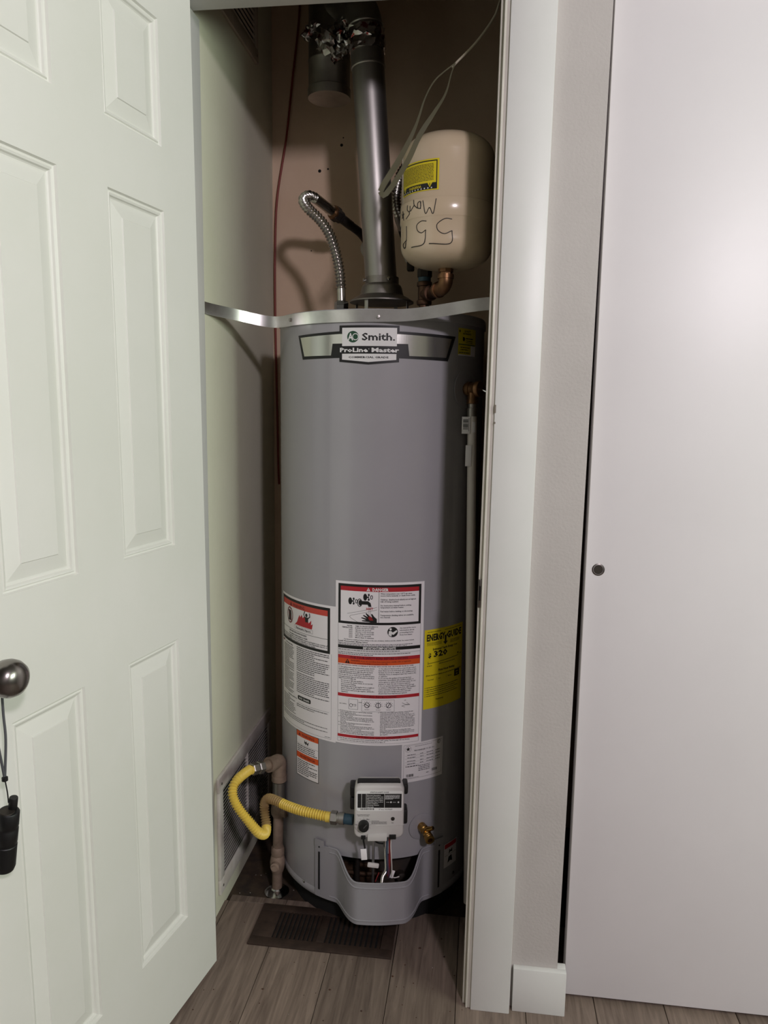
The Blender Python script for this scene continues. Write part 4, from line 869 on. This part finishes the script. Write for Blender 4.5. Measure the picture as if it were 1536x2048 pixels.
MB().tube(spline([(-.222, 2.10, 1.763), (-.214, 2.14, 1.745), (-.212, 2.20, 1.742), (-.212, BY-.001, 1.742)], .01), .0125, 20).build('pipe', 'dark_pipe', cpipe)
MB().lathe([(.018, 0), (.02, .006), (.02, .03), (.018, .036)], axisM((-.212, 2.15, 1.744), (0, 1, 0)), 24).build('valve_body', 'dark_pipe', cpipe)
MB().box((-.222, 2.155, 1.68), (-.202, 2.175, 1.732), .004).build('valve_handle', 'dark_pipe', cpipe)
MB().lathe([(.03, 0), (.03, .003), (.016, .010)], axisM((-.212, BY-.0005, 1.742), (0, -1, 0)), 32).build('wall_flange', 'galv_dull', cpipe)

# hot water flexible connector on the left
hot = thing('hot_water_connector', 'bent corrugated steel water connector left of the flue', 'water connector', (-.364, 1.93, 1.523))
hxp = (-.364, 1.93)
MB().tube([(hxp[0], hxp[1], 1.518), (hxp[0], hxp[1], 1.545)], .0105, 20).build('nipple', 'dark_pipe', hot)
hexnut(MB(), (hxp[0], hxp[1], 1.541), (0, 0, 1), .0180, .026).build('hex_nut', 'chrome', hot)
MB().tube([(hxp[0], hxp[1], 1.566), (hxp[0]-.001, hxp[1], 1.600)], .0110, 20).build('end_sleeve', 'stainless', hot)
corrugated([(-.365, 1.93, 1.598), (-.369, 1.93, 1.640), (-.378, 1.93, 1.682), (-.395, 1.932, 1.730), (-.420, 1.936, 1.766), (-.452, 1.942, 1.796), (-.468, 1.955, 1.820), (-.460, 1.975, 1.836), (-.445, 1.995, 1.835)], .0120, .0020, .0090, 18).build('flexible_tube', 'stainless', hot)
a0 = Vector((-.447, 1.992, 1.8355)); a1 = Vector((-.340, 2.175, 1.775)); ad = (a1-a0).normalized()
MB().tube([a0, a0+ad*.01, a0+ad*.05, a0+ad*.055, a0+ad*.060, a0+ad*.066, a0+ad*.072], [.0130, .0130, .0130, .0142, .0130, .0142, .0130], 24).build('end_sleeve', 'stainless', hot)
hexnut(MB(), a0+ad*.075, ad, .0200, .022).build('hex_nut', 'dark_pipe', hot)
MB().tube([a0+ad*.072, a0+ad*.074, a0+ad*.078, a0+ad*.080], [.0175, .0185, .0185, .0175], 28).build('collar', 'bronze', hot)
hp = thing('hot_supply_pipe', 'dark pipe coming out of the back wall behind the flue', 'pipe', (-.330, BY, 1.76))
MB().tube([a0+ad*.097, a0+ad*.105, a0+ad*.110, a0+ad*.150], [.0165, .0165, .0125, .0125], 24).build('coupling', 'dark_pipe', hp)
q0 = a0+ad*.150; MB().tube(spline([q0, q0+ad*.04, q0+ad*.06+Vector((0, .02, -.005)), Vector((q0.x+.035, BY-.001, q0.z-.03))], .008), .0115, 20).build('pipe', 'dark_pipe', hp)
MB().lathe([(.032, 0), (.032, .003), (.016, .010)], axisM((q0.x+.035, BY-.0005, q0.z-.03), (0, -1, 0)), 32).build('wall_flange', 'galv_dull', hp)

# ================================================================== seismic strap
strap = thing('seismic_strap', 'shiny steel strap pulled across the top of the water heater', 'strap', (HX, HY-HR, 1.49))
SP = [(-.6355, 1.690), (-.632, 1.715), (-.618, 1.755), (-.590, 1.795), (-.550, 1.822), (-.505, 1.826)]
for th in range(-52, 1, 4): a = R_(th); SP.append((HX+(HR+.0040)*math.sin(a), HY-(HR+.0040)*math.cos(a)))
SP += [(-.200, 1.6965), (-.140, 1.6905), (-.070, 1.677), (-.010, 1.662), (.050, 1.657)]
path = spline([(x, y, 0) for x, y in SP], .008); n = len(path); rows = [[], []]
for i, p in enumerate(path):
    zc = 1.5035 + .0175*smooth01(-.50, -.637, p.x) + .021*smooth01(-.20, .04, p.x)
    for k, h in enumerate((-.0135, .0135)): rows[k].append((p.x, p.y, zc+h))
MB().grid(rows).build('band', 'strap_steel', strap, solid=.0012)
for th, z in ((-47.5, 1.5040), (5.5, 1.501)):
    a = R_(th); p = Vector((HX+(HR+.0046)*math.sin(a), HY-(HR+.0046)*math.cos(a), z)) if th < 0 else Vector((-.2365, 1.6975, z))
    MB().lathe([(.0050, 0), (.0050, .001), (.0040, .004), (.001, .0045)], axisM(p, (math.sin(a), -math.cos(a), 0)), 6).build('screw', 'galv', strap)

# ================================================================== relief valve discharge pipe
pv0 = oc; dp = thing('discharge_pipe', 'white plastic discharge pipe running down the heater from the relief valve', 'pipe', (oc.x, oc.y, .03))
MB().tube([(oc.x, oc.y, oc.z-.030), (oc.x, oc.y, oc.z-.044), (oc.x, oc.y, oc.z-.0445), (oc.x, oc.y, oc.z-.064)], [.0105, .0105, .0125, .0125], 24).build('steel_adapter', 'galv_dull', dp)
pe = Vector((oc.x+.026, oc.y-.01, .035)); ps = Vector((oc.x, oc.y, oc.z-.062))
MB().tube([ps, ps.lerp(pe, .33), ps.lerp(pe, .66), pe], .0108, 28).build('pipe', 'pvc', dp)
def ptag(z, w_, h, off, nm):
    c = ps.lerp(pe, (ps.z-z)/(ps.z-pe.z)); M = Matrix.Translation(c+Vector((off, -.0118, 0)))
    t = MB().box((-w_/2, -.0004, -h/2), (w_/2, .0004, h/2), .0002, at=M).build('price_tag', 'paper', dp, label=nm)
    return t, M
t, M = ptag(1.262, .020, .040, -.014, 'white price tag with a barcode')
sh = Sheet(lambda x, y, lv: M @ Vector((x/1000, -.0006-.0001*lv, -y/1000)), 100)
for k in range(11): sh.rect(-7, -14+k*2.3, 5, -14+k*2.3+random.choice((.8, 1.2, 1.6)), 'ink_black', 1)
sh.rect(6.2, -17, 7.0, 14, 'ink_black', 1); sh.emit(t, NM)
ptag(1.190, .014, .050, -.008, 'blank white tag'); 
wr = MB().grid([[ps.lerp(pe, (ps.z-z)/(ps.z-pe.z)) + Vector((.0111*math.sin(R_(a)), -.0111*math.cos(R_(a)), 0)) for a in (0, 15, 30, 45)] for z in (1.245, 1.27)]).build('pipe_print', 'paper', dp)

# ================================================================== gas piping
gp = thing('gas_riser', 'weathered iron gas pipe rising from the floor beside the heater', 'gas pipe', (-.513, 1.824, -.006))
g0 = Vector((-.512, 1.824, -.006)); g1 = Vector((-.503, 1.822, .355))
def gl(t): return g0.lerp(g1, t)
MB().tube([gl(0), gl(1)], .0135, 24).build('pipe', 'iron_pipe', gp)
MB().lathe([(.034, 0), (.033, .004), (.026, .009), (.016, .012), (.014, .016)], Matrix.Translation(g0+Vector((0, 0, .0))), 36).build('floor_flange', 'chrome', gp, label='shiny floor flange')
MB().tube([gl(.30), gl(.31), gl(.365), gl(.375)], [.0150, .0180, .0180, .0150], 8).build('coupling', 'iron_pipe', gp)
MB().tube([gl(.17), gl(.20), gl(.25), gl(.29), gl(.31)], [.0150, .0185, .0205, .0185, .0150], 20).build('shutoff_body', 'iron_pipe', gp)
MB().lathe([(.012, 0), (.012, .012), (.008, .013), (.008, .018)], axisM(gl(.25)+Vector((0, -.016, 0)), (0, -1, 0)), 20).build('shutoff_plug', 'iron_pipe', gp)
MB().tube([gl(.62), gl(.635), gl(.66), gl(.70), gl(.715)], [.0160, .0190, .0200, .0190, .0160], 24).build('tee_fitting', 'iron_pipe', gp)
MB().tube([gl(.665), gl(.665)+Vector((.024, -.004, 0))], .0165, 20).build('tee_plug', 'iron_pipe', gp)
MB().tube([gl(.71), gl(.89)], .0165, 24).build('sleeve', 'galv_dull', gp)
e0 = Vector((-.503, 1.822, .366)); edr = (Vector((-.552, 1.742, .381))-e0).normalized()
MB().tube(spline([gl(.94), gl(.985), e0+edr*.002+Vector((0, 0, .006)), e0+edr*.022+Vector((0, 0, .005)), e0+edr*.034+Vector((0, 0, .004))], .004), .0185, 28).build('elbow', 'iron_pipe', gp)
MB().tube([gl(.90), gl(.945)], .0200, 28).build('elbow_collar', 'iron_pipe', gp); MB().tube([e0+edr*.028+Vector((0, 0, .004)), e0+edr*.040+Vector((0, 0, .004))], .0195, 28).build('elbow_collar', 'iron_pipe', gp)
s0 = e0+edr*.036+Vector((0, 0, .004)); MB().tube([s0, s0+edr*.026], .0135, 24).build('nipple', 'iron_pipe', gp)
gh = thing('gas_hose', 'yellow corrugated gas hose bent in a loop to the gas control', 'gas hose', (-.45, 1.70, .28))
hexnut(MB(), s0+edr*.022, edr, .0165, .018).build('hex_nut', 'galv', gh); hexnut(MB(), s0+edr*.041, edr, .0155, .020).build('hex_nut', 'galv_dull', gh)
he = s0+edr*.060
pts = [he, he+edr*.010, Vector((-.571, 1.690, .385)), Vector((-.578, 1.672, .372)), Vector((-.575, 1.662, .352)), Vector((-.560, 1.655, .328)), Vector((-.533, 1.652, .297)), Vector((-.512, 1.660, .266)), Vector((-.503, 1.684, .248)), Vector((-.507, 1.712, .252)), Vector((-.517, 1.732, .275)), Vector((-.519, 1.738, .296)), Vector((-.508, 1.732, .315)), Vector((-.484, 1.716, .321)), Vector((-.450, 1.698, .320)), Vector((-.410, 1.680, .3205)), Vector((-.365, 1.670, .3195)), Vector((-.333, 1.665, .3185))]
full = spline(pts, .0064/6); n = len(full); fr = lambda i: .0108 + .0017*math.cos(2*math.pi*i/6)
c0 = int(n*.50); c1_ = int(n*.74)
def sub(a, b): return MB().tube(full[a:b+1], lambda i, a=a: fr(i+a), 16)
sub(0, c0).build('hose_coating', 'yellow_hose', gh); sub(c0, c1_).build('dusty_coating', 'dusty_hose', gh); sub(c1_, n-9).build('hose_coating', 'yellow_hose', gh)
ge = full[-1]; gdir = Vector((1, -.05, -.0)).normalized()
MB().tube([ge-gdir*.012, ge], .0124, 20).build('hose_sleeve', 'yellow_hose', gh)
hexnut(MB(), ge, gdir, .0165, .017).build('hex_nut', 'galv', gh)
MB().tube([ge+gdir*.016, ge+gdir*.021, ge+gdir*.022, ge+gdir*.034], [.0125, .0125, .0145, .0145], 24).build('adapter', 'galv', gh)
MB().tube([ge+gdir*.032, ge+gdir*.056], .0125, 20).build('thread_tape', 'blue_tape', gh)

# ================================================================== cable and hanging plastic strip
rc = MB().tube(spline([(-.545, BY-.012, 2.55), (-.553, BY-.012, 2.398), (-.572, BY-.012, 2.24), (-.592, BY-.012, 2.074), (-.620, BY-.012, 1.907), (-.627, BY-.012, 1.76), (-.628, BY-.012, 1.618), (-.626, BY-.010, 1.40), (-.624, BY-.008, 1.243), (-.623, BY-.006, 1.12), (-.622, BY-.001, 1.06)], .02), .0032, 10)
tag(rc.build('red_cable', 'red_cable'), 'thin red cable running down the back corner of the closet', 'cable')
pl = thing('plastic_strip', 'clear plastic strip looped over a cord hanging beside the cream tank', 'plastic strip', (-.08, 1.71, 1.75))
MB().tube(spline([(.052, 1.75, 2.546), (.045, 1.74, 2.30), (.010, 1.72, 2.150), (-.005, 1.72, 2.112), (-.040, 1.715, 2.065), (-.079, 1.712, 2.027), (-.086, 1.710, 2.018)], .01), .0024, 8).build('cord', 'pale_cord', pl)
def ribbon(pts, ws, m, nm):
    p = spline(pts, .008); rows = [[], []]; k = len(p)
    for i, q in enumerate(p):
        t = p[min(i+1, k-1)]-p[max(i-1, 0)]; sdir = Vector((t.z, 0, -t.x)).normalized(); f = i/(k-1)*(len(ws)-1); a = int(min(f, len(ws)-2)); wd = ws[a]+(ws[a+1]-ws[a])*(f-a)
        rows[0].append(q-sdir*wd/2); rows[1].append(q+sdir*wd/2)
    return MB().grid(rows).build(nm, m, pl, solid=.0006)
ribbon([(-.080, 1.710, 2.026), (-.104, 1.700, 2.005), (-.124, 1.690, 1.982), (-.140, 1.675, 1.945), (-.150, 1.66, 1.905), (-.163, 1.65, 1.866), (-.192, 1.655, 1.815), (-.222, 1.66, 1.772), (-.230, 1.662, 1.757)], [.0025, .003, .003, .005, .010, .013, .012], 'clear_plastic', 'strip')
ribbon([(-.080, 1.708, 2.026), (-.087, 1.695, 2.000), (-.097, 1.670, 1.950), (-.118, 1.645, 1.905), (-.146, 1.638, 1.860), (-.170, 1.642, 1.812), (-.200, 1.652, 1.770), (-.222, 1.660, 1.748), (-.230, 1.662, 1.757)], [.0025, .003, .006, .010, .011, .011, .012], 'clear_plastic', 'strip')

# ================================================================== dirt on the floor
rd = random.Random(21); db = MB(); dw = MB()
spots = [(-.05, 1.64), (-.075, 1.60), (-.14, 1.60), (-.11, 1.66), (-.165, 1.56), (.0, 1.56), (.005, 1.60), (-.003, 1.52), (-.06, 1.70), (-.25, 1.55), (-.30, 1.50), (-.33, 1.58), (-.40, 1.57), (-.22, 1.45), (-.45, 1.48), (-.16, 1.68), (-.10, 1.45), (.0, 1.66), (-.02, 1.44)]
for i in range(60): spots.append((rd.uniform(-.60, .0), rd.uniform(1.30, 1.78)))
for i in range(70): spots.append((rd.uniform(-.63, -.42) if rd.random() < .6 else rd.uniform(-.1, .03), rd.uniform(1.80, 2.02)))
for i, (x, y) in enumerate(spots):
    s_ = rd.uniform(.0012, .0042) if i < 19 else rd.uniform(.0006, .0022); z = .0002 if y < 1.79 else -.0058
    P = [(x+s_*rd.uniform(.6, 1.3)*math.cos(a), y+s_*rd.uniform(.4, 1.2)*math.sin(a), z) for a in (0, 1.2, 2.4, 3.6, 4.9)]
    m_ = dw if rd.random() < .16 else db; m_.add(P + [(x, y, z+s_*.5)], [(0, 1, 5), (1, 2, 5), (2, 3, 5), (3, 4, 5), (4, 0, 5), (4, 3, 2, 1, 0)])
o = db.build('floor_dirt', 'debris', smooth=False); tag(o, 'brown crumbs and bits of leaf scattered on the floor', 'dirt'); o['kind'] = 'stuff'
o = dw.build('plaster_crumbs', 'debris_white', smooth=False); tag(o, 'pale plaster crumbs scattered on the floor', 'dirt'); o['kind'] = 'stuff'
